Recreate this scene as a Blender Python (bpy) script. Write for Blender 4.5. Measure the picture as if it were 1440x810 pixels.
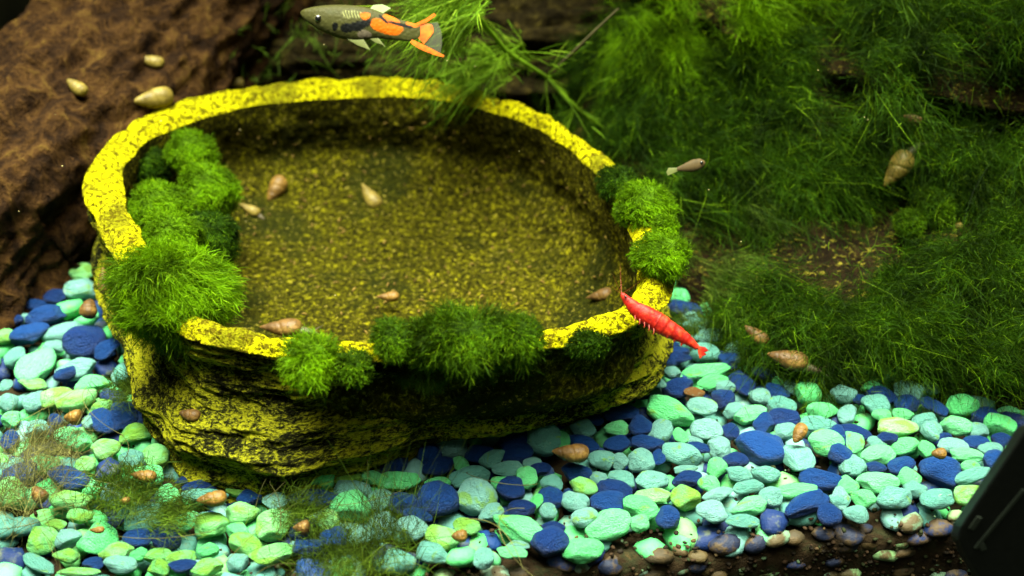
import bpy, math, random
import numpy as np
from mathutils import Vector, Matrix
from mathutils.bvhtree import BVHTree

for o in list(bpy.data.objects):
    bpy.data.objects.remove(o, do_unlink=True)
S = 0.01                      # everything below is written in centimetres
scene = bpy.context.scene
COL = scene.collection
rng = np.random.default_rng(7)
random.seed(7)

# ------------------------------------------------------------------ camera
PITCH = math.radians(32.0)
CAM = np.array([0.0, -22.9, 17.3])
HFOV = math.radians(45.0)
cam_d = bpy.data.cameras.new('camera')
cam_d.sensor_width = 36.0
cam_d.lens = 18.0 / math.tan(HFOV / 2)
cam_d.clip_start = 0.01
cam_d.clip_end = 20.0
cam_d.dof.use_dof = True
cam_d.dof.focus_distance = 0.264
cam_d.dof.aperture_fstop = 14.0
cam = bpy.data.objects.new('camera', cam_d)
COL.objects.link(cam)
cam.location = CAM * S
cam.rotation_euler = (math.pi / 2 - PITCH, 0, 0)
scene.camera = cam

# ------------------------------------------------------------------ light: the lamp bar over the open tank, and an added front fill
world = bpy.data.worlds.new('World')
scene.world = world
world.use_nodes = True
world.node_tree.nodes['Background'].inputs[0].default_value = (0.62, 0.78, 0.42, 1)
world.node_tree.nodes['Background'].inputs[1].default_value = 0.075

def lamp(name, loc, size, size_y, power, color, aim, spread=180):
    d = bpy.data.lights.new(name, 'AREA')
    d.shape = 'RECTANGLE'
    d.size, d.size_y = size * S, size_y * S
    d.energy = power
    d.color = color
    d.spread = math.radians(spread)
    o = bpy.data.objects.new(name, d)
    COL.objects.link(o)
    o.location = Vector(loc) * S
    v = (Vector(aim) - Vector(loc))
    o.rotation_euler = v.to_track_quat('-Z', 'Y').to_euler()
    return o
lamp('tank_lamp', (0, 1.5, 27), 46, 22, 3.05, (0.97, 1.0, 0.78), (0, 0.5, 0), 62)
lamp('front_fill_lamp', (-5, -8, 24), 40, 4, 0.40, (0.96, 1.0, 0.82), (-1, -5.5, 0), 80)  # added fill light, brightens the bowl's front wall and the near gravel

scene.render.engine = 'CYCLES'
vs = scene.view_settings
vs.view_transform = 'Standard'
vs.look = 'None'
vs.exposure = 0.0
vs.gamma = 1.0
vs.use_curve_mapping = False

# ------------------------------------------------------------------ projection helpers (photo measurements -> real places)
F = 720 / math.tan(HFOV / 2)
FWD = np.array([0, math.cos(PITCH), -math.sin(PITCH)])
UP = np.array([0, math.sin(PITCH), math.cos(PITCH)])
RT = np.array([1.0, 0, 0])

def ray(px, py):
    d = FWD + RT * ((px - 720) / F) + UP * ((405 - py) / F)
    return d / np.linalg.norm(d)

def on_z(px, py, z):
    d = ray(px, py)
    return CAM + d * ((z - CAM[2]) / d[2])

def on_y(px, py, y):
    d = ray(px, py)
    return CAM + d * ((y - CAM[1]) / d[1])

def px_per_cm(p):
    return F / float(np.dot(np.asarray(p) - CAM, FWD))

# ------------------------------------------------------------------ numpy noise
def _hash(i, j, k, seed):
    n = (i * 374761393 + j * 668265263 + k * 2147483647 + seed * 974711) & 0xffffffff
    n = ((n ^ (n >> 13)) * 1274126177) & 0xffffffff
    n = (n ^ (n >> 16)) & 0xffffffff
    return n / 4294967295.0

def vnoise(P, scale=1.0, seed=0):
    P = np.asarray(P, float) * scale + 1000.0
    I = np.floor(P).astype(np.int64)
    f = P - I
    f = f * f * (3 - 2 * f)
    r = 0
    for a in (0, 1):
        for b in (0, 1):
            for c in (0, 1):
                w = (f[..., 0] if a else 1 - f[..., 0]) * (f[..., 1] if b else 1 - f[..., 1]) * (f[..., 2] if c else 1 - f[..., 2])
                r = r + w * _hash(I[..., 0] + a, I[..., 1] + b, I[..., 2] + c, seed)
    return r * 2 - 1

def fbm(P, scale=1.0, octv=4, seed=0, gain=0.5):
    r, a, s = 0, 1.0, scale
    for o in range(octv):
        r = r + a * vnoise(P, s, seed + o * 17)
        a *= gain
        s *= 2.03
    return r

# ------------------------------------------------------------------ object helpers
def mesh_np(name, V, faces_flat, counts, smooth=True, scale=S):
    """faces_flat: loop vertex indices, counts: loops per face"""
    me = bpy.data.meshes.new(name)
    V = np.asarray(V, np.float32) * scale
    counts = np.asarray(counts, np.int32)
    me.vertices.add(len(V))
    me.vertices.foreach_set('co', V.ravel())
    me.loops.add(len(faces_flat))
    me.loops.foreach_set('vertex_index', np.asarray(faces_flat, np.int32))
    me.polygons.add(len(counts))
    st = np.zeros(len(counts), np.int32)
    st[1:] = np.cumsum(counts)[:-1]
    me.polygons.foreach_set('loop_start', st)
    me.polygons.foreach_set('loop_total', counts)
    me.update(calc_edges=True)
    me.validate()
    if smooth:
        me.polygons.foreach_set('use_smooth', np.ones(len(me.polygons), bool))
    return me

def link(name, me, mat=None, parent=None, loc=None):
    o = bpy.data.objects.new(name, me)
    COL.objects.link(o)
    if mat is not None and me is not None and len(me.materials) == 0:
        me.materials.append(mat)
    if parent is not None:
        o.parent = parent
    if loc is not None:
        o.location = Vector([float(c) for c in loc]) * S
    return o

def tag(o, label=None, cat=None, group=None, kind=None):
    if label: o['label'] = label
    if cat: o['category'] = cat
    if group: o['group'] = group
    if kind: o['kind'] = kind
    return o

def thing(name, label, cat, loc=(0, 0, 0), group=None):
    o = link(name, None, None, None, loc)
    o.empty_display_size = 0.005
    return tag(o, label, cat, group)

def grid_faces(nu, nv, close_u=False):
    """verts indexed v*nu+u"""
    uu = np.arange(nu if close_u else nu - 1)
    vv = np.arange(nv - 1)
    U, Vv = np.meshgrid(uu, vv)
    U2 = (U + 1) % nu
    f = np.stack([Vv * nu + U, Vv * nu + U2, (Vv + 1) * nu + U2, (Vv + 1) * nu + U], -1).reshape(-1, 4)
    return f

def grid_mesh(name, P, close_u=False, flip=False):
    nv, nu = P.shape[:2]
    f = grid_faces(nu, nv, close_u)
    if flip: f = f[:, ::-1]
    return mesh_np(name, P.reshape(-1, 3), f.ravel(), np.full(len(f), 4))

def tube_np(pts, rad, n=8):
    pts = np.asarray(pts, float)
    rad = np.broadcast_to(np.asarray(rad, float), (len(pts),))
    tan = np.gradient(pts, axis=0)
    tan /= np.linalg.norm(tan, axis=1)[:, None] + 1e-9
    ref = np.array([0.3, 0.2, 0.93])
    a = np.cross(tan, ref); a /= np.linalg.norm(a, axis=1)[:, None] + 1e-9
    b = np.cross(tan, a)
    th = np.linspace(0, 2 * math.pi, n, endpoint=False)
    P = pts[:, None] + rad[:, None, None] * (a[:, None] * np.cos(th)[None, :, None] + b[:, None] * np.sin(th)[None, :, None])
    return P

def tube(name, pts, rad, mat, parent=None, n=8, loc=None):
    return link(name, grid_mesh(name, tube_np(pts, rad, n), True), mat, parent, loc)

class Soup:
    """collects grids into one mesh"""
    def __init__(self): self.V, self.F, self.n = [], [], 0
    def add(self, P, close_u=False):
        nv, nu = P.shape[:2]
        self.F.append(grid_faces(nu, nv, close_u) + self.n)
        self.V.append(P.reshape(-1, 3)); self.n += nu * nv
    def mesh(self, name):
        f = np.concatenate(self.F)
        return mesh_np(name, np.concatenate(self.V), f.ravel(), np.full(len(f), 4))

def norm(v):
    return v / (np.linalg.norm(v, axis=-1, keepdims=True) + 1e-9)

def strands_np(roots, dirs, length, width, bend, curl=0.25, r=rng, fine=True):
    """ribbon blades: roots (n,3), dirs (n,3), bend (n,3) added quadratically; returns V,F,counts"""
    n = len(roots)
    dirs = norm(dirs)
    length = np.broadcast_to(np.asarray(length, float), (n,))[:, None]
    width = np.broadcast_to(np.asarray(width, float), (n,))[:, None]
    side = norm(np.cross(dirs, r.normal(size=(n, 3))))
    wig = norm(np.cross(dirs, r.normal(size=(n, 3)))) * curl
    ts = [0.0, 0.55, 1.0] if fine else [0.0, 0.38, 0.72, 1.0]
    ws = [1.0, 0.9] if fine else [1.0, 0.95, 0.7]
    last = len(ts) - 1
    P = []
    for i, t in enumerate(ts):
        c = roots + length * (dirs * t + (bend + wig) * t * t)
        if i < last:
            P.append(c - side * width * ws[i] * 0.5)
            P.append(c + side * width * ws[i] * 0.5)
        else:
            P.append(c)
    V = np.stack(P, 1).reshape(-1, 3)
    if fine:
        b = (np.arange(n) * 5)[:, None]
        F = np.concatenate([(b + np.array([[0, 1, 3, 2]])).ravel(), (b + np.array([[2, 3, 4]])).ravel()])
        return V, F, np.concatenate([np.full(n, 4), np.full(n, 3)])
    b = (np.arange(n) * 7)[:, None]
    fq = np.concatenate([b + np.array([[0, 1, 3, 2]]), b + np.array([[2, 3, 5, 4]])], 0).ravel()
    ft = (b + np.array([[4, 5, 6]])).ravel()
    F = np.concatenate([fq, ft])
    C = np.concatenate([np.full(2 * n, 4), np.full(n, 3)])
    return V, F, C

def fronds_np(roots, dirs, length, width, bend, nb=9, spread=0.55, blen=0.34, r=rng):
    """feathery moss fronds: a stem with side branchlets, all as ribbon blades"""
    n = len(roots)
    dirs = norm(dirs)
    length = np.broadcast_to(np.asarray(length, float), (n,))
    side = norm(np.cross(dirs, r.normal(size=(n, 3))))
    R, D, L, B, W = [roots], [dirs], [length], [bend], [np.full(n, width)]
    for k in range(nb):
        t = 0.12 + 0.8 * (k + r.uniform(0, 0.9, n)) / nb
        c = roots + length[:, None] * (dirs * t[:, None] + bend * (t * t)[:, None])
        tan = norm(dirs + 2 * bend * t[:, None])
        sg = 1 if k % 2 else -1
        R.append(c); D.append(norm(tan + sg * side * spread * r.uniform(0.6, 1.4, n)[:, None] + r.normal(size=(n, 3)) * 0.22))
        L.append(length * blen * (1.1 - 0.55 * t) * r.uniform(0.7, 1.3, n)); B.append(bend * 0.5); W.append(np.full(n, width * 0.8))
    return strands_np(np.concatenate(R), np.concatenate(D), np.concatenate(L), np.concatenate(W), np.concatenate(B), 0.15, r)

# ------------------------------------------------------------------ materials
def new_mat(name):
    m = bpy.data.materials.new(name)
    m.use_nodes = True
    nt = m.node_tree
    return m, nt, nt.nodes['Principled BSDF']

class NB:
    def __init__(self, name):
        self.m, self.nt, self.bsdf = new_mat(name)
    def n(self, t, **kw):
        x = self.nt.nodes.new(t)
        for k, v in kw.items(): setattr(x, k, v)
        return x
    def l(self, a, b): self.nt.links.new(a, b)
    def coord(self, scale=100.0, stretch=(1, 1, 1), which='Object'):
        tc = self.n('ShaderNodeTexCoord'); mp = self.n('ShaderNodeMapping')
        mp.inputs['Scale'].default_value = tuple(scale * s for s in stretch)
        self.l(tc.outputs[which], mp.inputs[0])
        return mp.outputs[0]
    def noise(self, vec, scale, detail=4, rough=0.55, dist=0.0):
        x = self.n('ShaderNodeTexNoise')
        x.inputs['Scale'].default_value = scale; x.inputs['Detail'].default_value = detail
        x.inputs['Roughness'].default_value = rough; x.inputs['Distortion'].default_value = dist
        if vec is not None: self.l(vec, x.inputs['Vector'])
        return x.outputs['Fac']
    def ramp(self, fac, stops, interp='LINEAR'):
        x = self.n('ShaderNodeValToRGB'); cr = x.color_ramp; cr.interpolation = interp
        while len(cr.elements) > 1: cr.elements.remove(cr.elements[-1])
        cr.elements[0].position = stops[0][0]; cr.elements[0].color = (*stops[0][1], 1)
        for p, c in stops[1:]:
            e = cr.elements.new(p); e.color = (*c, 1)
        self.l(fac, x.inputs[0])
        return x.outputs[0]
    def mask(self, fac, a, b):
        x = self.n('ShaderNodeMapRange'); x.interpolation_type = 'SMOOTHSTEP'
        x.inputs[1].default_value = a; x.inputs[2].default_value = b
        self.l(fac, x.inputs[0]); return x.outputs[0]
    def mix(self, fac, a, b, mode='MIX'):
        x = self.n('ShaderNodeMix', data_type='RGBA', blend_type=mode)
        for inp, v in ((x.inputs[0], fac), (x.inputs[6], a), (x.inputs[7], b)):
            if isinstance(v, (int, float)): inp.default_value = v
            elif isinstance(v, tuple): inp.default_value = (*v, 1)
            else: self.l(v, inp)
        return x.outputs[2]
    def math(self, op, a, b):
        x = self.n('ShaderNodeMath', operation=op)
        for inp, v in ((x.inputs[0], a), (x.inputs[1], b)):
            if isinstance(v, (int, float)): inp.default_value = v
            else: self.l(v, inp)
        return x.outputs[0]
    def bump(self, h, dist, strength=1.0):
        x = self.n('ShaderNodeBump'); x.inputs['Strength'].default_value = strength
        x.inputs['Distance'].default_value = dist * S
        self.l(h, x.inputs['Height']); self.l(x.outputs[0], self.bsdf.inputs['Normal'])
    def color(self, c):
        if isinstance(c, tuple): self.bsdf.inputs['Base Color'].default_value = (*c, 1)
        else: self.l(c, self.bsdf.inputs['Base Color'])
    def done(self, rough=0.7, spec=0.25):
        self.bsdf.inputs['Roughness'].default_value = rough
        self.bsdf.inputs['Specular IOR Level'].default_value = spec
        return self.m

def moss_mat(name, dark, mid, light, transl=0.35):
    b = NB(name)
    g = b.n('ShaderNodeNewGeometry')
    c = b.ramp(g.outputs['Random Per Island'], [(0, dark), (0.45, mid), (0.85, mid), (1, light)])
    patch = b.noise(b.coord(100), 0.9, 3)
    hs = b.n('ShaderNodeHueSaturation'); hs.inputs['Hue'].default_value = 0.5
    b.l(b.mask(patch, 0.3, 0.7), hs.inputs['Value'])
    b.l(c, hs.inputs['Color'])
    c2 = b.mix(0.22, hs.outputs[0], c)
    b.color(c2)
    b.bsdf.inputs['Roughness'].default_value = 0.6
    b.bsdf.inputs['Specular IOR Level'].default_value = 0.04
    tr = b.n('ShaderNodeBsdfTranslucent'); b.l(c2, tr.inputs[0])
    mx = b.n('ShaderNodeMixShader'); mx.inputs[0].default_value = transl
    b.l(b.bsdf.outputs[0], mx.inputs[1]); b.l(tr.outputs[0], mx.inputs[2])
    b.l(mx.outputs[0], b.nt.nodes['Material Output'].inputs[0])
    return b.m

M = {}
M['moss_bright'] = moss_mat('moss_bright', (0.045, 0.11, 0.0005), (0.115, 0.25, 0.001), (0.21, 0.36, 0.003))
M['moss_mid'] = moss_mat('moss_mid', (0.014, 0.036, 0.0005), (0.05, 0.115, 0.001), (0.15, 0.25, 0.003))
M['moss_dark'] = moss_mat('moss_dark', (0.005, 0.016, 0.0005), (0.022, 0.060, 0.001), (0.13, 0.24, 0.004))
M['moss_olive'] = moss_mat('moss_olive', (0.035, 0.05, 0.006), (0.07, 0.13, 0.01), (0.16, 0.24, 0.02))
M['hair_algae'] = moss_mat('hair_algae', (0.10, 0.10, 0.03), (0.2, 0.19, 0.06), (0.32, 0.30, 0.10))
M['hornwort'] = moss_mat('hornwort', (0.06, 0.14, 0.006), (0.16, 0.30, 0.012), (0.34, 0.5, 0.03), 0.4)

def plain(name, c, rough=0.6, spec=0.3, var=0.25, nscale=3.0, bump=0.0):
    b = NB(name)
    v = b.coord(100)
    n = b.noise(v, nscale, 4)
    d = tuple(x * (1 - var) for x in c); e = tuple(min(1, x * (1 + var)) for x in c)
    b.color(b.ramp(n, [(0.3, d), (0.7, e)]))
    if bump: b.bump(n, bump)
    return b.done(rough, spec)
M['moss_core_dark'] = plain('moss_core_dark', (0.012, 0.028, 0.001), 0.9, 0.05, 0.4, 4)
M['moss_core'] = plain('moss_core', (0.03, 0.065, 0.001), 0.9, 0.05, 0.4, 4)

# pebbles: painted gravel
PEB = {'M': ((0.09, 0.56, 0.17), (0.14, 0.62, 0.25)), 'T': ((0.095, 0.31, 0.26), (0.16, 0.37, 0.34)),
       'B': ((0.003, 0.020, 0.105), (0.005, 0.042, 0.18)), 'L': ((0.16, 0.56, 0.16), (0.24, 0.62, 0.24)),
       'G': ((0.10, 0.36, 0.10), (0.16, 0.46, 0.14)), 'R': ((0.16, 0.07, 0.015), (0.24, 0.11, 0.03))}
def pebble_color(b, v, a, c, rnd, algae, blue):
    n1 = b.noise(v, 4.0, 6, 0.65)
    col = b.mix(rnd, a, c)
    pale = b.mask(n1, 0.52, 0.75)
    col = b.mix(b.math('MULTIPLY', pale, 0.22 if blue else 0.45), col, (0.012, 0.07, 0.22) if blue else (0.24, 0.48, 0.38))
    n2 = b.noise(v, 9.0, 6, 0.72)
    col = b.mix(b.math('MULTIPLY', b.mask(n2, 0.57, 0.68), 0.6), col, (0.13, 0.24, 0.10) if not blue else (0.005, 0.012, 0.05))
    col = b.mix(b.math('MULTIPLY', b.mask(b.noise(v, 2.6, 5, 0.7), 0.66, 0.69), 0.7), col, (0.36, 0.44, 0.34) if not blue else (0.04, 0.10, 0.16))
    n4 = b.noise(v, 6.5, 6, 0.78)
    col = b.mix(b.math('MULTIPLY', b.mask(n4, 0.40, 0.30), 0.5), col, (0.05, 0.20, 0.16) if not blue else (0.002, 0.008, 0.03))
    n3 = b.noise(v, 1.4, 3, 0.6, 0.6)
    col = b.mix(b.math('MULTIPLY', b.mask(n3, 0.62 - algae * 0.22, 0.72 - algae * 0.15), 0.75 if algae > 0.1 else 0.25), col, (0.17, 0.36, 0.02) if not blue else (0.02, 0.07, 0.06))
    return col
def pebble_mat(k):
    b = NB('pebble_' + {'M': 'mint', 'T': 'turquoise', 'B': 'blue', 'L': 'lime', 'G': 'mossy', 'R': 'brown'}[k])
    oi = b.n('ShaderNodeObjectInfo')
    v0 = b.coord(100)
    va = b.n('ShaderNodeVectorMath', operation='ADD'); b.l(v0, va.inputs[0])
    cmb = b.n('ShaderNodeCombineXYZ'); b.l(b.math('MULTIPLY', oi.outputs['Random'], 91.0), cmb.inputs[0]); b.l(b.math('MULTIPLY', oi.outputs['Random'], 57.0), cmb.inputs[1])
    b.l(cmb.outputs[0], va.inputs[1]); v = va.outputs[0]
    a, c = PEB[k]
    b.color(pebble_color(b, v, a, c, oi.outputs['Random'], {'L': 0.8, 'G': 1.0, 'M': 0.12, 'T': 0.12}.get(k, 0.0), k == 'B'))
    h = b.math('ADD', b.noise(v, 5.5, 7, 0.7), b.math('MULTIPLY', b.noise(v, 22.0, 3), 0.3))
    b.bump(h, 0.2, 1.0)
    return b.done(0.65 if k != 'B' else 0.5, 0.15 if k != 'B' else 0.2)
for k in PEB: M['peb_' + k] = pebble_mat(k)

def fill_mat(name, dim):
    b = NB(name)
    g = b.n('ShaderNodeNewGeometry'); r = g.outputs['Random Per Island']
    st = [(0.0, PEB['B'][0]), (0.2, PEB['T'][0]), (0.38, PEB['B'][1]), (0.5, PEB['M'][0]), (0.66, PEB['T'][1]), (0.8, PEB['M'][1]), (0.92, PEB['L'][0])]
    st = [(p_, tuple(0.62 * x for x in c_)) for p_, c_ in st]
    if dim: st = [(0.0, (0.008, 0.012, 0.03)), (0.2, (0.10, 0.18, 0.11)), (0.35, (0.03, 0.022, 0.01)), (0.5, (0.14, 0.24, 0.17)), (0.62, (0.05, 0.035, 0.012)), (0.75, (0.006, 0.016, 0.06)), (0.88, (0.12, 0.22, 0.09))]  # darker copy for the glass face: shade painted in along with brown dirt
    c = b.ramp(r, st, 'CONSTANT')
    v = b.coord(100)
    n = b.noise(v, 3.0, 5, 0.65)
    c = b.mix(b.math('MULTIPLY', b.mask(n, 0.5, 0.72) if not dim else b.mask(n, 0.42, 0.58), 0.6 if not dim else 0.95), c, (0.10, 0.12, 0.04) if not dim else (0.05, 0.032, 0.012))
    b.color(c); b.bump(n, 0.06)
    return b.done(0.65, 0.2)
M['gravel_fill'] = fill_mat('gravel_fill', False)
M['gravel_shaded_dirty'] = fill_mat('gravel_shaded_dirty', True)

b = NB('grit')
gi = b.n('ShaderNodeNewGeometry')
b.color(b.ramp(gi.outputs['Random Per Island'], [(0, (0.008, 0.005, 0.002)), (0.3, (0.025, 0.013, 0.005)), (0.6, (0.012, 0.016, 0.004)), (0.85, (0.05, 0.032, 0.012)), (0.95, (0.06, 0.1, 0.05))], 'CONSTANT'))
M['grit'] = b.done(0.8, 0.15)
b = NB('sediment')
v = b.coord(100)
b.color(b.ramp(b.noise(v, 2.0, 6, 0.7), [(0.3, (0.006, 0.004, 0.002)), (0.5, (0.022, 0.013, 0.005)), (0.62, (0.015, 0.017, 0.006)), (0.75, (0.06, 0.036, 0.013))]))
b.bump(b.noise(v, 5.0, 6, 0.7), 0.15)
M['sediment'] = b.done(0.9, 0.1)

# the bowl, grown over with yellow algae
b = NB('bowl_rim')
v = b.coord(100)
n = b.noise(v, 8.5, 5, 0.7, 0.5); n2 = b.noise(v, 1.1, 3); n3 = b.noise(v, 17.0, 3)
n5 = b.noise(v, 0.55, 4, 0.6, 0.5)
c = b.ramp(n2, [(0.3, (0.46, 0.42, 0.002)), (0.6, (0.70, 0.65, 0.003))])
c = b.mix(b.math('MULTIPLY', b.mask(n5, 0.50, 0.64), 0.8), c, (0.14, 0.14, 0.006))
c = b.mix(b.mask(n, 0.53, 0.42), c, (0.10, 0.078, 0.003))
c = b.mix(b.math('MULTIPLY', b.mask(n3, 0.54, 0.62), 0.7), c, (0.10, 0.075, 0.004))
b.color(c); b.bump(b.math('ADD', n, b.math('MULTIPLY', n3, 0.5)), 0.4)
M['bowl_rim'] = b.done(0.9, 0.02)

b = NB('bowl_basin')
v = b.coord(100)
n = b.noise(v, 7.5, 7, 0.74, 0.6); n2 = b.noise(v, 0.45, 4, 0.6); n3 = b.noise(v, 9.0, 3)
c = b.ramp(n, [(0.32, (0.006, 0.006, 0.002)), (0.45, (0.024, 0.022, 0.002)), (0.56, (0.075, 0.068, 0.003)), (0.67, (0.36, 0.32, 0.008))])
c = b.mix(b.math('MULTIPLY', b.mask(n2, 0.50, 0.66), 0.75), c, (0.016, 0.02, 0.003))
c = b.mix(b.math('MULTIPLY', b.mask(n3, 0.62, 0.68), 0.5), c, (0.42, 0.34, 0.05))
b.color(c); b.bump(b.math('ADD', n, b.math('MULTIPLY', n3, 0.5)), 0.34)
M['bowl_basin'] = b.done(0.9, 0.02)

b = NB('bowl_bark')
uv = b.n('ShaderNodeUVMap'); uv.uv_map = 'UVMap'
mp = b.n('ShaderNodeMapping'); mp.inputs['Scale'].default_value = (1, 2.3, 1); b.l(uv.outputs[0], mp.inputs[0])
v = mp.outputs[0]
n = b.noise(v, 3.6, 7, 0.72, 0.5); n2 = b.noise(v, 0.5, 3); n3 = b.noise(v, 13.0, 5, 0.7, 0.3)
k = b.math('ADD', n, b.math('MULTIPLY', b.math('SUBTRACT', n3, 0.5), 0.95))
k = b.math('ADD', k, b.math('MULTIPLY', b.math('SUBTRACT', n2, 0.47), 0.75))
c = b.ramp(k, [(0.34, (0.008, 0.008, 0.003)), (0.46, (0.035, 0.037, 0.007)), (0.53, (0.18, 0.18, 0.011)), (0.64, (0.50, 0.48, 0.016))])
b.color(c); b.bump(k, 0.5)
M['bowl_bark'] = b.done(0.9, 0.03)

def wood(name, cols, stretch=(1, 1, 0.45), bumpd=0.4, sc=1.6):
    b = NB(name)
    v = b.coord(100, stretch)
    n = b.noise(v, sc, 7, 0.65, 0.8); n2 = b.noise(v, 5.0 * sc, 4, 0.6)
    b.color(b.ramp(b.math('ADD', b.math('MULTIPLY', n, 0.75), b.math('MULTIPLY', n2, 0.25)), cols)); b.bump(b.math('ADD', n, b.math('MULTIPLY', n2, 0.4)), bumpd)
    return b.done(0.9, 0.05)
M['wood_red'] = wood('wood_red', [(0.32, (0.004, 0.002, 0.001)), (0.45, (0.014, 0.0062, 0.002)), (0.56, (0.042, 0.0195, 0.005)), (0.7, (0.085, 0.05, 0.009))])
def flecked(name):
    b = NB(name)
    v = b.coord(100, (0.8, 1, 2.2))
    n = b.noise(v, 2.0, 7, 0.7, 0.8); n2 = b.noise(v, 6.0, 4, 0.6, 0.5)
    c = b.ramp(n, [(0.35, (0.004, 0.003, 0.001)), (0.5, (0.010, 0.006, 0.002)), (0.68, (0.028, 0.018, 0.005))])
    c = b.mix(b.mask(n2, 0.57, 0.66), c, (0.13, 0.11, 0.012))
    b.color(c); b.bump(b.math('ADD', n, b.math('MULTIPLY', n2, 0.5)), 0.4)
    return b.done(0.9, 0.04)
M['wood_dark'] = flecked('wood_dark')
M['wood_grey'] = wood('wood_grey', [(0.35, (0.004, 0.003, 0.001)), (0.48, (0.014, 0.010, 0.003)), (0.58, (0.035, 0.026, 0.006)), (0.68, (0.14, 0.11, 0.02))], (1, 1, 1), 0.25, 2.0)
M['backdrop'] = plain('backdrop', (0.012, 0.012, 0.005), 0.9, 0.05, 0.6, 0.5)

def shell_mat(name, a, c, d):
    b = NB(name)
    v = b.coord(100); oi = b.n('ShaderNodeObjectInfo')
    n = b.noise(v, 2.5, 4, 0.6); n2 = b.noise(v, 9.0, 2)
    col = b.ramp(n, [(0.3, a), (0.55, c), (0.75, d)])
    col = b.mix(b.math('MULTIPLY', b.mask(n2, 0.56, 0.62), 0.45), col, a)
    b.color(col); b.bump(n2, 0.02)
    hsv_ = b.mix(0.3, col, (0.02, 0.016, 0.006)); b.color(hsv_)
    return b.done(0.5, 0.2)
M['shell_brown'] = shell_mat('shell_brown', (0.03, 0.013, 0.004), (0.12, 0.058, 0.012), (0.30, 0.18, 0.04))
M['shell_tan'] = shell_mat('shell_tan', (0.07, 0.048, 0.008), (0.19, 0.135, 0.02), (0.34, 0.26, 0.05))
M['shell_orange'] = shell_mat('shell_orange', (0.05, 0.023, 0.005), (0.16, 0.082, 0.012), (0.30, 0.17, 0.03))
M['snail_foot'] = plain('snail_foot', (0.045, 0.034, 0.014), 0.5, 0.3)
M['black_plastic'] = plain('black_plastic', (0.003, 0.0035, 0.003), 0.45, 0.25, 0.3, 8, 0.004)
M['black_plastic_edge'] = plain('black_plastic_edge', (0.014, 0.018, 0.013), 0.3, 0.5)
M['waste'] = plain('waste', (0.11, 0.07, 0.015), 0.9, 0.05, 0.8, 1.5)
M['twig'] = plain('twig', (0.05, 0.042, 0.016), 0.7, 0.2)

# ------------------------------------------------------------------ setting: sediment bed, back of the tank
FL = [on_z(200, 900, 0), on_z(880, 772, 0), on_z(1370, 712, 0)]       # line where the gravel meets the front glass
A2, B2 = FL[1][:2], FL[2][:2]
gdir = (B2 - A2) / np.linalg.norm(B2 - A2)
gnrm = np.array([-gdir[1], gdir[0]])                                  # points into the tank
def behind_glass(x, y): return (x - A2[0]) * gnrm[0] + (y - A2[1]) * gnrm[1]
def surf(x, y):
    P = np.stack(np.broadcast_arrays(x, y, np.zeros_like(np.asarray(x, float))), -1)
    return 0.22 * vnoise(P, 0.35, 3) + 0.0 * np.asarray(x)
t = np.linspace(-26, 26, 160)
rows = [(0.0, -4.0), (0.0, -1.0)] + [(d, None) for d in np.linspace(0.0, 27, 110)]
P = np.zeros((len(rows), len(t), 3))
for i, (d, z) in enumerate(rows):
    xy = A2[None] + gdir[None] * t[:, None] + gnrm[None] * d
    P[i, :, :2] = xy
    P[i, :, 2] = z if z is not None else surf(xy[:, 0], xy[:, 1]) - 0.55 + 0.18 * vnoise(np.c_[xy, 0 * t], 1.5, 9)
link('ground', grid_mesh('ground', P), M['sediment'])
bpy.data.objects['ground']['kind'] = 'structure'
P = np.array([[[-40, 19, -4], [40, 19, -4]], [[-40, 19, 24], [40, 19, 24]]], float)
tag(link('tank_back', grid_mesh('tank_back', P), M['backdrop']), kind='structure')

# ------------------------------------------------------------------ the algae covered bowl
RZ = 3.5
outer_px = [(115, 250), (127, 213), (150, 190), (187, 160), (253, 134), (317, 121), (400, 108), (480, 104), (600, 106), (660, 119), (705, 133), (753, 152),
            (800, 178), (843, 205), (885, 245), (925, 300), (946, 345), (950, 385), (941, 415), (918, 430), (870, 453), (830, 464), (770, 477), (660, 488), (523, 492), (387, 488), (313, 476),
            (245, 455), (200, 410), (173, 373), (147, 337), (130, 300)]
inner_px = [(172, 243), (180, 212), (213, 183), (273, 160), (340, 140), (420, 132), (500, 127), (600, 128), (660, 138), (700, 149), (740, 163), (780, 186), (820, 218), (852, 258), (884, 318),
            (895, 360), (892, 395), (873, 425), (823, 445), (769, 456), (660, 467), (523, 472), (440, 470), (340, 457), (285, 440), (245, 395), (217, 350), (197, 310), (180, 283)]
base_px = [(212, 520), (222, 590), (240, 640), (300, 672), (400, 690), (480, 668), (600, 626), (750, 600), (890, 562), (915, 500)]
BC = np.array([-1.4, 3.7])
def polar(pts, z):
    w = np.array([on_z(x, y, z)[:2] for x, y in pts]) - BC
    return np.arctan2(w[:, 1], w[:, 0]), np.hypot(w[:, 0], w[:, 1])
def periodic(th, r, q):
    i = np.argsort(th); th, r = th[i], r[i]
    th = np.r_[th - 2 * math.pi, th, th + 2 * math.pi]; r = np.r_[r, r, r]
    v = np.interp(q, th, r)
    k = np.exp(-np.linspace(-2, 2, 13) ** 2); k /= k.sum()
    return np.convolve(np.r_[v[-6:], v, v[:6]], k, 'valid')
NU = 600
TH = np.linspace(-math.pi, math.pi, NU, endpoint=False)
Ro = periodic(*polar(outer_px, RZ), TH)
Ri = periodic(*polar(inner_px, RZ), TH)
_C = np.stack([7 * np.cos(TH), 7 * np.sin(TH), 0 * TH], -1)
Ro = Ro + 0.07 * fbm(_C, 1.3, 3, 301); Ri = Ri + 0.05 * fbm(_C, 1.6, 3, 302)
tb, rb = polar(base_px, 0.0)
back = np.radians([20, 50, 80, 110, 140, 165])
Rb = periodic(np.r_[tb, back], np.r_[rb, np.interp(back, TH, Ro) * 0.99], TH)
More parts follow.
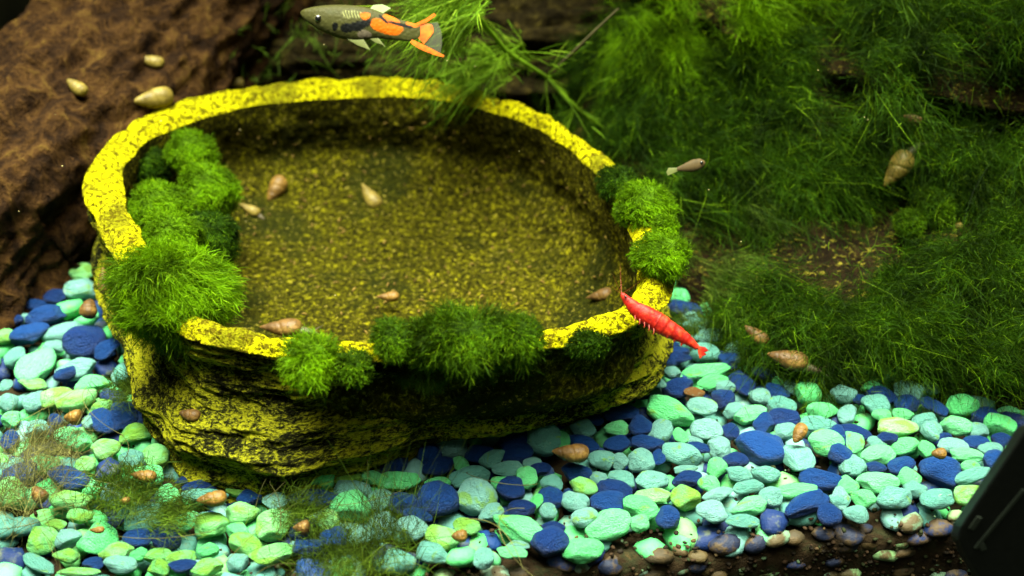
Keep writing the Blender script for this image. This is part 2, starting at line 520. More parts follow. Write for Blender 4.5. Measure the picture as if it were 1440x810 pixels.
Rb = np.minimum(Rb, Ro * 1.02)
ct, sn = np.cos(TH), np.sin(TH)
def ring(r, z): return np.stack([BC[0] + r * ct, BC[1] + r * sn, np.broadcast_to(z, r.shape)], -1)
prof = []          # (kind, ring)
arc = np.cumsum(Ro) * (2 * math.pi / NU)
NB_, NR_, NO_ = 130, 30, 120
basin = []
for i in range(NB_):
    s = i / (NB_ - 1)                       # 0 centre of floor, 1 inner rim edge
    rr = min(1.0, s / 0.72) ** 0.9 if s < 0.72 else 1.0
    k = 1.0 - (1 - np.clip((s - 0.0) / 1.0, 0, 1)) ** 1.0
    ang = s * math.pi / 2
    q = math.sin(ang) ** 0.5 + 0.04 * math.exp(-((s - 0.83) / 0.11) ** 2)
    z = 0.1 + (RZ - 0.25 - 0.1) * (1 - math.cos(ang) ** 0.5) if s < 1 else RZ - 0.25
    basin.append(ring(np.minimum(Ri * q, Ri + 0.3 * (Ro - Ri)), z))
basin = np.array(basin)
rim = []
for i in range(NR_):
    s = i / (NR_ - 1)
    a = math.pi * s
    e = 0.25 * (1 - abs(math.cos(a)) ** 5)
    rim.append(ring(Ri + (Ro - Ri) * s, RZ - 0.25 + e))
rim = np.array(rim)
outw = []
front = np.clip(-sn, 0, 1)
for i in range(NO_):
    s = i / (NO_ - 1)
    zz = RZ - 0.25 - s * (RZ + 0.9 - 0.25)
    sz = np.clip((RZ - 0.25 - zz) / (RZ - 0.25), 0, 1.4)
    r = Ro + (Rb - Ro) * min(1, sz ** 0.9)
    r = r - 0.26 * np.clip(0.3 - 1.5 * sn, 0, 1) * np.sin(np.clip(sz / 0.55, 0, 1) * math.pi) + 0.45 * np.exp(-((sz - 0.76) / 0.16) ** 2)
    left = np.exp(-((TH + 2.25) / 0.55) ** 2)
    r = r + left * 0.28 * (1 / (1 + np.exp(-(sz - 0.93) / 0.02)))
    outw.append(ring(r, zz))
outw = np.array(outw)
def roughen(P, amp, seed):
    c = P - np.array([BC[0], BC[1], 1.5])
    n = norm(c)
    return P + n * (amp * fbm(P, 1.1, 4, seed))[..., None]
A = np.concatenate([basin, rim[1:-1], outw], 0)
nb, nr = len(basin), len(rim) - 2
d = np.zeros(A.shape[:2])
d[:nb] = 0.10 * fbm(basin, 0.9, 4, 5) + 0.05 * fbm(basin, 5.0, 3, 6) - 0.03
d[nb:nb + nr] = 0.09 * fbm(rim[1:-1], 2.2, 5, 8, 0.6)
uvw = np.stack([np.broadcast_to(arc, outw.shape[:2]), outw[..., 2] * 3.2, 0 * outw[..., 2]], -1)
bark = np.zeros(outw.shape[:2])
Q = np.stack([outw[..., 0] * 0.8, outw[..., 1] * 0.8, outw[..., 2] * 4.5], -1)
bark = 0.12 * fbm(Q, 0.9, 6, 21, 0.58) - 0.09 * np.abs(vnoise(Q, 1.3, 33)) - 0.08 * np.abs(vnoise(Q, 3.1, 35))
fade = np.clip(np.linspace(0.25, 22, NO_), 0, 1)[:, None]
bark = np.where(sn[None] > 0.2, np.abs(bark) * 0.5, bark)
d[nb + nr:] = bark * fade
nrm = norm(A - np.array([BC[0], BC[1], 2.0]))
nrm[:nb] *= -1
nrm[nb:nb + nr] = (0, 0, 1)
d[nb - 3:nb] *= np.array([[0.6], [0.3], [0.1]])
A = A + nrm * d[..., None]
bowl = thing('stone_bowl', 'round bowl overgrown with yellow algae, half sunk in coloured gravel', 'bowl', (BC[0], BC[1], 0))
off = np.array([BC[0], BC[1], 0])
def bowl_part(name, P, mat, flip=False, uvs=None):
    me = grid_mesh(name, P - off, True, flip)
    if uvs is not None:
        lay = me.uv_layers.new(name='UVMap')
        vi = np.zeros(len(me.loops), np.int32); me.loops.foreach_get('vertex_index', vi)
        lay.data.foreach_set('uv', uvs.reshape(-1, 2)[vi].astype(np.float32).ravel())
    return link(name, me, mat, bowl)
bowl_part('basin', A[:nb], M['bowl_basin'])
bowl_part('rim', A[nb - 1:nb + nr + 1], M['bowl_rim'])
wa = np.cumsum(Ro) * (2 * math.pi / NU)
wa = np.where(TH < 0.6, wa, wa)
bowl_part('outer_wall', A[nb + nr:], M['bowl_bark'], False, np.stack([np.broadcast_to(wa, (NO_, NU)), np.broadcast_to(outw[:, :1, 2], (NO_, NU))], -1))
bowlP = A
def bvh_of(P, close):
    f = grid_faces(P.shape[1], P.shape[0], close)
    return BVHTree.FromPolygons([tuple(v) for v in P.reshape(-1, 3)], [tuple(int(i) for i in q) for q in f])
sub = A[::3, ::4]
BV_BOWL = bvh_of(np.concatenate([sub, A[-1:, ::4]], 0), True)

# ------------------------------------------------------------------ driftwood slope on the right
foot = np.array([[1.2, 10.5], [2.6, 7.4], [4.1, 4.9], [6.0, 2.7], [8.1, 1.15], [11.8, -0.25], [17.0, -2.0]])
prf = np.array([[0, -0.9], [0.3, 0.2], [1.2, 1.1], [2.5, 1.75], [4.2, 2.5], [5.2, 3.3], [5.7, 4.2], [5.5, 4.9], [6.6, 5.5], [7.4, 6.3], [7.3, 7.1], [8.6, 7.9], [9.4, 9.3], [10.0, 12.0]])
def spl(pts, n):
    t0 = np.linspace(0, 1, len(pts)); t1 = np.linspace(0, 1, n)
    return np.stack([np.interp(t1, t0, pts[:, k]) for k in range(pts.shape[1])], -1)
fu = spl(foot, 200); pv = spl(prf, 170)
bdir = np.array([0.42, 0.91])
mound = np.zeros((170, 200, 3))
mound[..., :2] = fu[None] + pv[:, None, :1] * bdir
mound[..., 2] = pv[:, None, 1]
mn = norm(np.array([-0.35, -0.75, 0.55]))
hgt = 0.9 * fbm(mound, 0.33, 3, 51) + 0.22 * fbm(mound, 1.0, 4, 61)
fadeb = np.clip(pv[:, 0] / 2.0, 0.15, 1)[:, None]
mound = mound + mn * (hgt * fadeb)[..., None]
wood_r = thing('driftwood', 'dark moss-covered driftwood bank sloping up beside the bowl, snail on its bare patch', 'driftwood', (8, 3, 0))
link('trunk', grid_mesh('trunk', mound - np.array([8, 3, 0])), M['wood_dark'], wood_r)
BV_MOUND = bvh_of(mound[::2, ::2], False)

# driftwood on the left: a thick reddish trunk leaning back, and a second limb behind
def log(name, label, pts, rads, mat, seed, amp=0.5, n=150):
    pts = np.asarray(pts, float)
    t0 = np.linspace(0, 1, len(pts)); t1 = np.linspace(0, 1, 180)
    c = np.stack([np.interp(t1, t0, pts[:, k]) for k in range(3)], -1); r = np.interp(t1, t0, rads)
    P = tube_np(c, r, n)
    nr_ = norm(P - c[:, None])
    th = np.linspace(0, 2 * math.pi, n, endpoint=False)
    G = np.stack([np.cos(th)[None] * 3 + 0 * t1[:, None], np.sin(th)[None] * 3 + 0 * t1[:, None], t1[:, None] * 3.0 + 0 * th[None]], -1)
    P = P + nr_ * (amp * (0.7 * fbm(G * np.array([1, 1, 2.0]), 0.9, 6, seed, 0.62) - 0.6 * np.abs(vnoise(G, 1.3, seed + 5)) - 0.3 * np.abs(vnoise(G * np.array([1, 1, 0.7]), 4.0, seed + 9))))[..., None]
    base = pts[0]
    root = thing(name, label, 'driftwood', base)
    link('trunk', grid_mesh('trunk', P - base, True), mat, root)
    cap = Soup()
    cap.add(np.stack([P[-1] - base, np.broadcast_to(c[-1] - base, P[-1].shape)]), True)
    link('cut_end', cap.mesh('cut_end'), mat, root)
    return root, bvh_of(P[::2, ::2], True)
_, BV_LOG = log('driftwood', 'thick reddish brown driftwood trunk leaning behind the bowl rim, shells stuck on it', [(-16.5, 2.0, -1.5), (-14.5, 6.5, 1.0), (-11.2, 12.0, 3.2), (-8.0, 17.5, 5.6)], [3.4, 3.3, 3.2, 3.0], M['wood_red'], 71, 0.62)
_, BV_LOG2 = log('driftwood', 'dim dark driftwood limb lying across the back behind the bowl', [(-14, 15.5, 0.0), (-7, 15.2, 2.2), (-1, 15.6, 2.2), (6, 16.4, 2.6)], [2.4, 2.4, 2.2, 2.1], M['wood_grey'], 91, 0.7)

def hit(px, py, trees=None, default_z=0.0):
    d = ray(px, py); best = None
    for t in (trees or (BV_BOWL, BV_MOUND, BV_LOG, BV_LOG2)):
        h = t.ray_cast(Vector(CAM), Vector(d))
        if h[0] is not None and (best is None or h[3] < best[3]): best = h
    g = on_z(px, py, default_z)
    if best is None or (np.linalg.norm(g - CAM) < best[3] and default_z is not None and g[1] < 12):
        return g, np.array([0, 0, 1.0])
    n = np.array(best[1])
    if np.dot(n, d) > 0: n = -n
    return np.array(best[0]), n

# ------------------------------------------------------------------ pebbles
def ico(sub):
    import bmesh
    bm = bmesh.new(); bmesh.ops.create_icosphere(bm, subdivisions=sub, radius=1.0)
    V = np.array([v.co[:] for v in bm.verts]); Fc = np.array([[v.index for v in f.verts] for f in bm.faces]); bm.free()
    return norm(V), Fc
ICO4, ICO4F = ico(4)
ICO3, ICO3F = ico(3)
ICO2, ICO2F = ico(2)
def stone_shape(N, seed, K=11, p=20):
    r_ = np.random.default_rng(seed)
    m = norm(r_.normal(size=(K, 3))); dd = r_.uniform(0.78, 1.12, K)
    q = np.maximum(N @ m.T, 0) / dd
    r = (np.sum(q ** p, 1) + 0.03) ** (-1 / p)
    V = N * r[:, None]
    V = V * (1 + 0.06 * fbm(V, 1.5, 4, seed)[:, None])
    V -= (V.max(0) + V.min(0)) / 2
    return V / (np.abs(V).max(0))
NPROTO = 26
PROTO = [stone_shape(ICO4, 100 + i) for i in range(NPROTO)]
PROTO_LO = [stone_shape(ICO2, 100 + i) for i in range(NPROTO)]

REG = {'A': (0, 540, 3.0), 'B': (400, 540, 3.0), 'C': (760, 500, 3.24), 'D': (1040, 540, 3.0), 'F': (880, 280, 2.571), 'G': (0, 330, 3.0)}
PL = {
'C': [(600,15,180,50,0,'B'),(755,70,220,75,-8,'M'),(480,95,90,90,-30,'M'),(535,120,70,110,10,'T'),(600,75,80,60,30,'T'),(630,140,150,90,-15,'B'),(785,125,160,60,-10,'M'),(840,150,90,70,30,'T'),
 (860,25,90,90,-20,'B'),(920,130,105,120,0,'B'),(1015,85,110,60,15,'B'),(1080,125,60,50,20,'M'),(1145,145,70,80,0,'T'),(1080,165,130,70,35,'B'),
 (1215,180,110,115,-20,'M'),(1260,110,90,90,20,'T'),(1320,75,80,60,20,'T'),(1400,105,70,70,0,'B'),(1380,180,120,85,5,'T'),(1000,190,110,80,30,'T'),(830,205,110,95,10,'B'),(700,175,100,50,-5,'R'),
 (590,250,240,120,20,'M'),(735,240,140,80,5,'T'),(880,250,100,60,-30,'T'),(955,270,160,80,-12,'M'),(1100,230,130,70,10,'T'),(1110,290,140,100,0,'B'),(1015,320,95,100,10,'B'),(1285,255,150,80,-10,'M'),
 (1265,310,170,85,0,'T'),(1395,265,80,110,0,'T'),(460,175,90,50,20,'B'),(365,260,170,80,-5,'B'),(240,280,110,60,20,'B'),(65,295,120,70,0,'B'),(345,330,120,75,-10,'M'),(195,335,130,90,10,'T'),
 (195,395,150,70,10,'B'),(345,410,130,70,-15,'B'),(455,330,110,90,0,'B'),(545,350,110,110,20,'T'),(640,370,70,90,0,'M'),(690,385,110,50,0,'T'),(755,350,150,100,5,'T'),(865,340,80,130,0,'B'),
 (490,405,150,70,5,'B'),(540,470,70,120,-20,'B'),(1010,420,240,150,8,'B'),(1120,345,110,80,-20,'T'),(1175,470,140,190,25,'T'),(1300,405,160,110,10,'M'),(1350,370,110,90,20,'B'),
 (1370,455,120,120,-30,'B'),(645,455,190,100,8,'T'),(820,430,110,100,-20,'T'),(460,485,130,110,0,'T'),(355,485,90,80,0,'T'),(280,475,130,90,10,'T'),(890,480,120,75,15,'B'),(720,425,130,50,10,'B'),
 (805,520,90,100,15,'M'),(665,560,140,70,-2,'B'),(665,515,110,45,0,'T'),(165,530,140,80,5,'B'),(510,570,170,100,-10,'T'),(370,565,130,80,10,'T'),(265,560,80,70,0,'T'),(1030,530,130,80,10,'T'),
 (905,545,120,70,5,'T'),(765,590,100,90,0,'M'),(1280,560,200,90,5,'B'),(1410,500,80,100,0,'T'),(330,600,180,80,10,'B'),(310,665,170,100,-5,'B'),(195,600,140,90,20,'L'),(160,665,130,90,0,'T'),
 (40,640,110,90,10,'B'),(35,710,80,70,0,'T'),(510,640,180,80,5,'L'),(455,695,170,90,15,'M'),(660,650,140,120,0,'G'),(580,735,110,100,0,'B'),(305,765,220,130,-10,'M'),(200,740,130,90,-20,'T'),
 (810,635,150,70,-10,'T'),(945,590,150,60,-10,'T'),(950,680,180,90,-10,'M'),(1165,615,190,70,5,'M'),(1050,640,110,90,10,'T'),(1210,680,240,90,-20,'B'),(1310,720,110,100,-10,'B'),(1365,660,100,90,0,'T'),
 (780,725,140,100,0,'T'),(920,750,160,70,-5,'T'),(1400,600,120,80,-20,'M'),(60,780,110,60,0,'B'),(450,770,90,80,0,'M')],
'D': [(570,95,120,90,10,'T'),(595,45,130,70,20,'B'),(715,40,130,90,5,'T'),(705,85,110,80,5,'B'),(500,65,60,50,0,'B'),(550,20,80,50,-10,'M'),(600,140,90,50,0,'M'),(690,130,90,45,10,'M'),
 (485,205,150,70,25,'B'),(665,185,190,80,-5,'L'),(840,110,70,90,10,'B'),(790,80,60,90,0,'B'),(935,90,140,90,-5,'M'),(1040,135,120,90,5,'B'),(1100,180,120,110,-20,'M'),(920,170,140,90,10,'M'),
 (780,160,100,80,-20,'T'),(810,205,100,90,-10,'T'),(1000,195,90,70,-20,'T'),(995,240,110,60,0,'B'),(1110,235,90,60,0,'B'),(1180,195,60,90,0,'B'),(855,225,90,60,0,'B'),(900,265,130,60,5,'T'),
 (580,245,80,50,0,'T'),(485,245,80,90,20,'M'),(620,235,90,50,0,'B'),(700,255,150,90,-20,'M'),(585,295,160,80,-15,'M'),(790,280,80,80,0,'M'),(480,340,110,110,-15,'T'),(685,335,130,80,-20,'B'),
 (575,350,90,50,0,'B'),(850,370,180,130,5,'B'),(960,300,140,60,5,'M'),(975,345,90,60,0,'M'),(1060,270,110,60,5,'T'),(1085,330,120,110,-30,'B'),(1155,270,60,50,-20,'M'),(980,395,180,60,-15,'T'),
 (970,460,140,80,-10,'L'),(585,415,180,90,0,'M'),(450,425,110,70,-20,'M'),(715,395,110,90,-25,'M'),(740,445,100,70,15,'T'),(650,485,160,90,-3,'T'),(520,485,110,80,10,'M'),(425,490,90,100,0,'T'),
 (490,540,110,80,0,'T'),(825,490,150,90,-8,'T')],
'F': [(190,355,80,70,0,'M'),(220,400,140,50,15,'B'),(290,405,50,50,0,'M'),(235,430,70,60,0,'T'),(265,460,120,50,-5,'T'),(300,495,130,70,-10,'T'),(395,475,100,100,20,'T'),(520,510,40,50,0,'M'),
 (165,570,140,70,-10,'B'),(290,560,110,70,20,'T'),(370,580,70,110,10,'B'),(490,570,80,60,0,'M'),(660,580,90,70,25,'T'),(410,545,100,60,0,'T'),(140,530,110,50,0,'B'),(590,540,50,40,10,'M')],
'B': [(145,405,150,110,-25,'M'),(280,385,160,70,-5,'G'),(445,320,170,110,10,'B'),(610,290,110,110,0,'B'),(650,350,150,80,-30,'B'),(700,250,150,120,5,'T'),(865,205,150,100,0,'T'),(800,245,70,50,0,'M'),
 (965,225,140,90,0,'B'),(980,290,140,80,0,'B'),(820,290,130,80,-20,'B'),(1095,230,150,150,0,'T'),(1170,235,70,80,0,'M'),(745,335,70,70,0,'M'),(880,315,80,90,-30,'T'),(945,355,140,60,-5,'T'),
 (1045,335,80,50,0,'T'),(480,410,200,90,0,'M'),(290,435,170,80,5,'T'),(370,395,90,50,0,'M'),(650,415,120,50,-5,'M'),(785,390,180,90,-10,'T'),(120,480,220,70,0,'B'),(285,515,170,130,20,'M'),
 (400,490,110,90,0,'T'),(500,500,120,100,0,'B'),(645,500,190,150,5,'B'),(560,560,130,80,15,'B'),(810,480,170,150,-25,'T'),(915,420,90,70,0,'M'),(960,455,120,100,30,'B'),(1000,530,120,70,8,'B'),
 (1060,500,60,90,10,'M'),(1020,400,100,90,20,'M'),(1125,470,120,80,20,'B'),(1225,495,120,80,15,'T'),(1110,535,70,60,0,'T'),(870,540,120,80,-30,'T'),(1000,610,260,100,12,'M'),
 (1120,660,170,140,0,'B'),(1130,420,100,70,30,'T'),(1080,365,90,50,10,'B'),(185,590,100,100,-20,'M'),(215,655,130,100,-20,'B'),(100,690,130,80,0,'B'),(325,645,130,80,-20,'T'),(540,610,150,90,30,'T'),
 (665,645,150,100,10,'L'),(625,710,140,90,10,'T'),(770,595,120,80,0,'G'),(960,710,130,50,5,'M'),(985,680,100,35,0,'T'),(1260,690,180,100,-8,'M'),(840,735,90,80,0,'T')],
'A': [(135,5,120,50,0,'M'),(235,60,140,80,-30,'M'),(325,70,170,90,-30,'L'),(150,75,110,80,-40,'T'),(430,90,90,50,-30,'L'),(45,145,80,70,0,'M'),(160,190,110,80,0,'T'),(235,150,60,60,0,'B'),
 (375,155,60,80,0,'T'),(440,150,110,170,25,'B'),(530,130,130,120,0,'B'),(580,205,160,80,-10,'G'),(40,230,80,110,0,'B'),(310,235,200,90,20,'M'),(445,275,130,90,0,'L'),(555,310,110,90,0,'T'),
 (665,300,130,110,20,'L'),(365,350,90,70,-20,'L'),(835,350,170,70,0,'M'),(290,400,190,90,10,'B'),(620,385,160,90,5,'M'),(900,415,260,60,-15,'B'),(810,400,140,40,-10,'B'),(705,475,100,100,-20,'M'),
 (865,475,200,60,-3,'T'),(1010,445,110,60,0,'M'),(300,490,190,80,0,'L'),(395,450,100,60,-20,'M'),(1070,465,150,70,-20,'B'),(1160,500,110,80,0,'T'),(780,580,130,80,-20,'M'),(860,560,100,60,0,'T'),
 (890,600,150,100,10,'L'),(1025,545,140,100,-15,'M'),(1000,610,120,70,5,'M'),(1150,600,150,130,10,'L'),(340,560,110,60,0,'L'),(230,590,100,50,0,'L'),(180,655,130,110,0,'L'),(290,650,110,90,0,'T'),
 (580,650,130,80,5,'B'),(415,660,170,130,10,'M'),(490,705,140,80,0,'M'),(700,640,140,110,10,'B'),(490,580,70,40,0,'B'),(280,730,110,60,0,'G'),(165,765,180,50,20,'T'),(330,785,190,40,0,'M'),
 (390,750,90,50,0,'B'),(510,770,140,70,0,'T'),(585,720,70,60,0,'M'),(665,720,130,60,-5,'L'),(760,735,130,60,-5,'M'),(770,770,120,60,0,'B'),(880,710,90,70,0,'M'),(670,770,90,70,0,'G'),
 (870,775,140,70,0,'L'),(1000,760,90,90,0,'T'),(1035,670,150,80,10,'G'),(1150,710,200,80,-15,'L'),(50,450,130,120,0,'L')],
'G': [(345,165,100,80,-10,'L'),(345,225,150,110,0,'T'),(275,130,70,50,0,'M'),(150,290,90,50,0,'B'),(230,260,100,80,0,'B'),(190,345,170,90,-20,'B'),(90,350,110,50,0,'T'),(40,365,120,60,0,'B'),
 (20,425,80,70,0,'M'),(125,420,170,100,-20,'B'),(265,410,180,70,-8,'T'),(230,470,90,60,10,'T'),(150,560,150,180,10,'M'),(65,520,90,90,30,'T'),(360,460,180,150,-20,'B'),(455,480,90,150,0,'B'),
 (315,560,170,90,0,'T'),(275,590,100,70,0,'B'),(390,620,150,70,-25,'M'),(25,640,60,90,0,'T'),(30,700,90,80,0,'T')]}
CN = {'M': 'mint green', 'T': 'pale turquoise', 'B': 'dark blue', 'L': 'lime stained green', 'G': 'algae covered green', 'R': 'rusty brown'}
def where(px, py):
    if px < 240 and py < 640: return 'left of the bowl'
    if px < 520: return 'at the left foot of the bowl'
    if px > 890 and py < 560: return 'behind the red shrimp, between bowl and driftwood'
    if px > 1180: return 'in front of the mossy driftwood'
    if px < 880: return 'in front of the bowl'
    return 'in the open gravel right of the bowl'
MARKS = [(802, 641, 'next to the striped brown snail'), (1124, 612, 'next to the wedged orange snail'), (1107, 512, 'next to the big dark brown snail'), (980, 490, 'by the shrimp tail'),
         (103, 590, 'next to the ribbed orange snail'), (545, 752, 'next to the upright hair tuft'), (1400, 700, 'next to the black housing'), (1320, 640, 'next to the small orange snail'),
         (202, 672, 'next to the rusty snail in hair algae'), (424, 745, 'next to the brown ramshorn snail'), (646, 756, 'next to the rusty ramshorn snail'), (125, 437, 'beside the banded ramshorn snail'),
         (20, 700, 'by the long stringy hair algae'), (298, 705, 'beside the long rusty snail'), (640, 610, 'against the middle of the bowl wall'), (860, 585, 'against the bowl wall near the shrimp')]
top_xy = []
proto_me = {}
cnt = 0
SP = math.sin(math.radians(37)); CP = math.cos(math.radians(37))
for reg, items in PL.items():
    ox, oy, sc = REG[reg]
    for (zx, zy, w, h, a, kcol) in items:
        px, py = ox + zx / sc, oy + zy / sc
        r_ = random.Random(int(px * 7 + py * 131))
        p = on_z(px, py, 0.0)
        zs = float(surf(np.array(p[0]), np.array(p[1])))
        p = on_z(px, py, zs)
        k = px_per_cm(p)
        W = w / sc / k * 1.02; H = h / sc / k * 1.05
        aa = math.radians(a)
        if px < 470 and kcol == 'M' and r_.random() < 0.5: kcol = 'L'
        if H > W * 1.15:
            yaw = math.radians(90 + r_.uniform(-25, 25)) + aa
            thick = W * 0.62
            Ld = math.sqrt(max(H * H - (thick * CP) ** 2, (0.6 * H) ** 2)) / SP
            L, Wd, T = min(Ld, 1.55 * W), W, max(thick, 0.0)
        else:
            yaw = -math.atan2(math.sin(aa) / SP, math.cos(aa)) if abs(a) < 22 else -aa
            D = H / 0.86
            L, Wd, T = W, D, 0.76 * D
        T = min(T, 0.95)
        roll = r_.uniform(-0.22, 0.22) + (-aa * 0.0)
        pi = r_.randrange(NPROTO)
        key = (pi, kcol)
        if key not in proto_me:
            me = mesh_np('pebble', PROTO[pi] * 0.5, ICO4F.ravel(), np.full(len(ICO4F), 3))
            me.materials.append(M['peb_' + kcol]); proto_me[key] = me
        o = link('pebble', proto_me[key], None, None, (p[0], p[1], zs + r_.uniform(-0.05, 0.05)))
        flip = r_.choice([0, math.pi])
        o.rotation_euler = (roll + flip, r_.uniform(-0.15, 0.15), yaw + r_.choice([0, math.pi]))
        o.scale = (L, Wd, T)
        wtxt = where(px, py)
        m_ = max(w, h) / sc; asp = max(w, h) / min(w, h)
        size = 'large ' if m_ > 58 else ('small ' if m_ < 34 else '')
        shp = 'long ' if asp > 1.85 else ('round ' if asp < 1.22 else '')
        near = min(MARKS, key=lambda q: math.hypot(px - q[0], py - q[1]))
        if math.hypot(px - near[0], py - near[1]) < 62: wtxt = near[2]
        lab = f'{size}{shp}{CN[kcol]} pebble {wtxt}'
        tag(o, lab, 'pebble', f'gravel pebbles: {lab}')
        top_xy.append((p[0], p[1], max(L, Wd) * 0.5, zs))
        cnt += 1
TOP = np.array(top_xy)

def in_bowl(x, y, m=0.9):
    th = math.atan2(y - BC[1], x - BC[0])
    return math.hypot(x - BC[0], y - BC[1]) < m * np.interp(th, TH, Rb)
def in_mound(x, y):
    fy = np.interp(x, foot[:, 0], foot[:, 1]) if x > 1.2 else 11
    return y > fy + 1.2
def stones_mesh(name, items, mat):
    """items: (loc, scale3, yaw, tilt, proto)"""
    Vs, Fs, n = [], [], 0
    for loc, s3, yaw, tilt, pi in items:
        R = np.array(Matrix.Rotation(yaw, 3, 'Z') @ Matrix.Rotation(tilt, 3, 'X'))
        Vs.append((PROTO_LO[pi] * 0.5 * np.array(s3)) @ R.T + np.array(loc)); Fs.append(ICO2F + n); n += len(ICO2)
    Fa = np.concatenate(Fs)
    me = mesh_np(name, np.concatenate(Vs), Fa.ravel(), np.full(len(Fa), 3))
    return tag(link(name, me, mat), kind='stuff')
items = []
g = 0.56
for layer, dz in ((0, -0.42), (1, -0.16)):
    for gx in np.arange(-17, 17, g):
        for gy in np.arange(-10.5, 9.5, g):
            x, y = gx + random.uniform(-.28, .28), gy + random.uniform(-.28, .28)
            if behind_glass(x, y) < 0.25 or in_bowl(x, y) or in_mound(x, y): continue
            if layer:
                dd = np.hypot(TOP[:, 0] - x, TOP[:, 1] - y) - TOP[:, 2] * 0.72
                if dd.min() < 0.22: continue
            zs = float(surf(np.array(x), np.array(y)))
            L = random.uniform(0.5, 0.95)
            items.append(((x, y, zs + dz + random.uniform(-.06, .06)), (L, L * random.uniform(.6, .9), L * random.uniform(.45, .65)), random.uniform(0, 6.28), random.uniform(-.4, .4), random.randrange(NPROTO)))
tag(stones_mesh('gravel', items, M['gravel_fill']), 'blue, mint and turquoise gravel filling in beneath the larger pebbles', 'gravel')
items = []
for tt in np.arange(-14, 16, 0.42):
    for zz in np.arange(-2.6, -0.3, 0.36):
        xy = A2 + gdir * (tt + random.uniform(-.2, .2)) + gnrm * random.uniform(0.05, 0.24)
        L = random.uniform(0.35, 0.75)
        if random.random() < 0.85:
            items.append(((xy[0], xy[1], zz + random.uniform(-.12, .12)), (L, L * .7, L * .55), math.atan2(gdir[1], gdir[0]) + random.uniform(-.5, .5), random.uniform(-.4, .4), random.randrange(NPROTO)))
tag(stones_mesh('gravel', items, M['gravel_shaded_dirty']), 'dirty buried gravel, shade painted in, pressed against the front glass below the bed surface', 'gravel')

items = []
gr_ = np.random.default_rng(12)
while len(items) < 2600:
    tt = gr_.uniform(-13, 15); dd = abs(gr_.normal()) * 1.2 if gr_.random() < 0.6 else gr_.uniform(0, 9)
    xy = A2 + gdir * tt + gnrm * dd
    if in_bowl(*xy) or in_mound(*xy): continue
    if gr_.random() < 0.5: xy = A2 + gdir * tt - gnrm * 0.01; z = gr_.uniform(-2.4, -0.5)
    else: z = float(surf(np.array(xy[0]), np.array(xy[1]))) - gr_.uniform(0.1, 0.5)
    L = gr_.uniform(0.05, 0.15)
    items.append(((xy[0], xy[1], z), (L, L * .7, L * .6), gr_.uniform(0, 6.28), gr_.uniform(-.6, .6), int(gr_.integers(NPROTO))))
PROTO_LO = [stone_shape(ico(1)[0], 100 + i) for i in range(NPROTO)]
ICO2S, ICO2FS = ICO2, ICO2F
ICO2, ICO2F = ico(1)
tag(stones_mesh('gravel', items, M['grit']), 'brown grit and waste caught between the pebbles and along the glass', 'grit')
ICO2, ICO2F = ICO2S, ICO2FS
# ------------------------------------------------------------------ moss cushions on the bowl
def ellipsoid_surface(n, rad, r):
    d = norm(r.normal(size=(n, 3)))
    return d * rad, norm(d / rad)
def cushion(label, px, py, rpx, ry=None, mat='moss_bright', dens=1.0, lift=0.35, blen=0.21, group='moss cushions growing on the bowl', trees=None, c=None, flat=1.0):
    ry = ry or rpx
    r = np.random.default_rng(int(px * 13 + py))
    if c is None:
        h, n = hit(px, py, trees)
        k = px_per_cm(h)
        c = h + n * (lift * rpx / k) * 0.4 - ray(px, py) * 0.0
    k = px_per_cm(c)
    Rx, Rz = rpx / k, ry / k
    rad = np.array([Rx, (Rx + Rz) / 2 * flat, Rz]) * 0.84
    root = thing('moss_cushion', label, 'moss', c, group)
    lump = lambda q: 0.90 + 0.17 * fbm(q, 1.25 / max(Rx, 0.5), 3, int(px))
    V = ICO3 * rad * lump(ICO3 * rad)[:, None] * 0.88
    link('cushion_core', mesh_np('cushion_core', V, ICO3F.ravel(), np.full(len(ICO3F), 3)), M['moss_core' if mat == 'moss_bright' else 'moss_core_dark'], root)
    n = min(int(4400 * dens * max(0.2, Rx * Rz)), 6500)
    d = norm(r.normal(size=(n, 3)))
    bumpy = lump(d * rad)
    P0 = d * rad * bumpy[:, None] * 0.95
    lean = np.stack([vnoise(P0, 2.0, s) for s in (1, 2, 3)], -1)
    nd = norm(norm(d / rad) + 1.1 * lean + 0.35 * r.normal(size=(n, 3)) + np.array([0.1, -0.1, -0.15]))
    patch = np.clip(1 + 0.55 * vnoise(P0, 3.0, 9), 0.4, 1.6)
    Ln = blen * (0.5 + 0.8 * r.random(n)) * patch * min(1.3, 0.5 + 0.45 * Rx)
    V, Fx, C = fronds_np(P0, nd, Ln, 0.014, np.array([0.0, -0.05, -0.2]) + 0.35 * lean + 0.12 * r.normal(size=(n, 3)), 6, 0.75, 0.55, r)
    fo = link('fronds', mesh_np('fronds', V, Fx, C), M[mat], root)
    fo['kind'] = 'stuff'
    return root
zc = lambda px, py, z: on_z(px, py, z)
cushion('large shaggy green moss ball spilling over the left front rim of the bowl', 247, 412, 92, 74, 'moss_bright', 1.0, blen=0.36, c=zc(247, 412, 3.5))
cushion('green moss cushion highest up the inner bowl wall', 268, 213, 38, 34, c=zc(268, 213, 2.9))
cushion('long green moss cushion below the highest one inside the bowl', 290, 268, 50, 46, c=zc(288, 268, 2.6))
cushion('round green moss cushion touching the inner edge of the left rim', 224, 290, 50, 44, c=zc(222, 292, 2.9))
cushion('dull green moss cushion directly above the large shaggy moss ball', 300, 335, 46, 52, 'moss_dark', c=zc(296, 335, 2.4))
cushion('green moss cushion squeezed between left rim and the shaggy moss ball', 240, 338, 52, 46, c=zc(240, 338, 2.9))
cushion('dark small moss patch under the left bowl rim behind the cushions', 205, 228, 34, 32, 'moss_dark', c=zc(208, 230, 2.6))
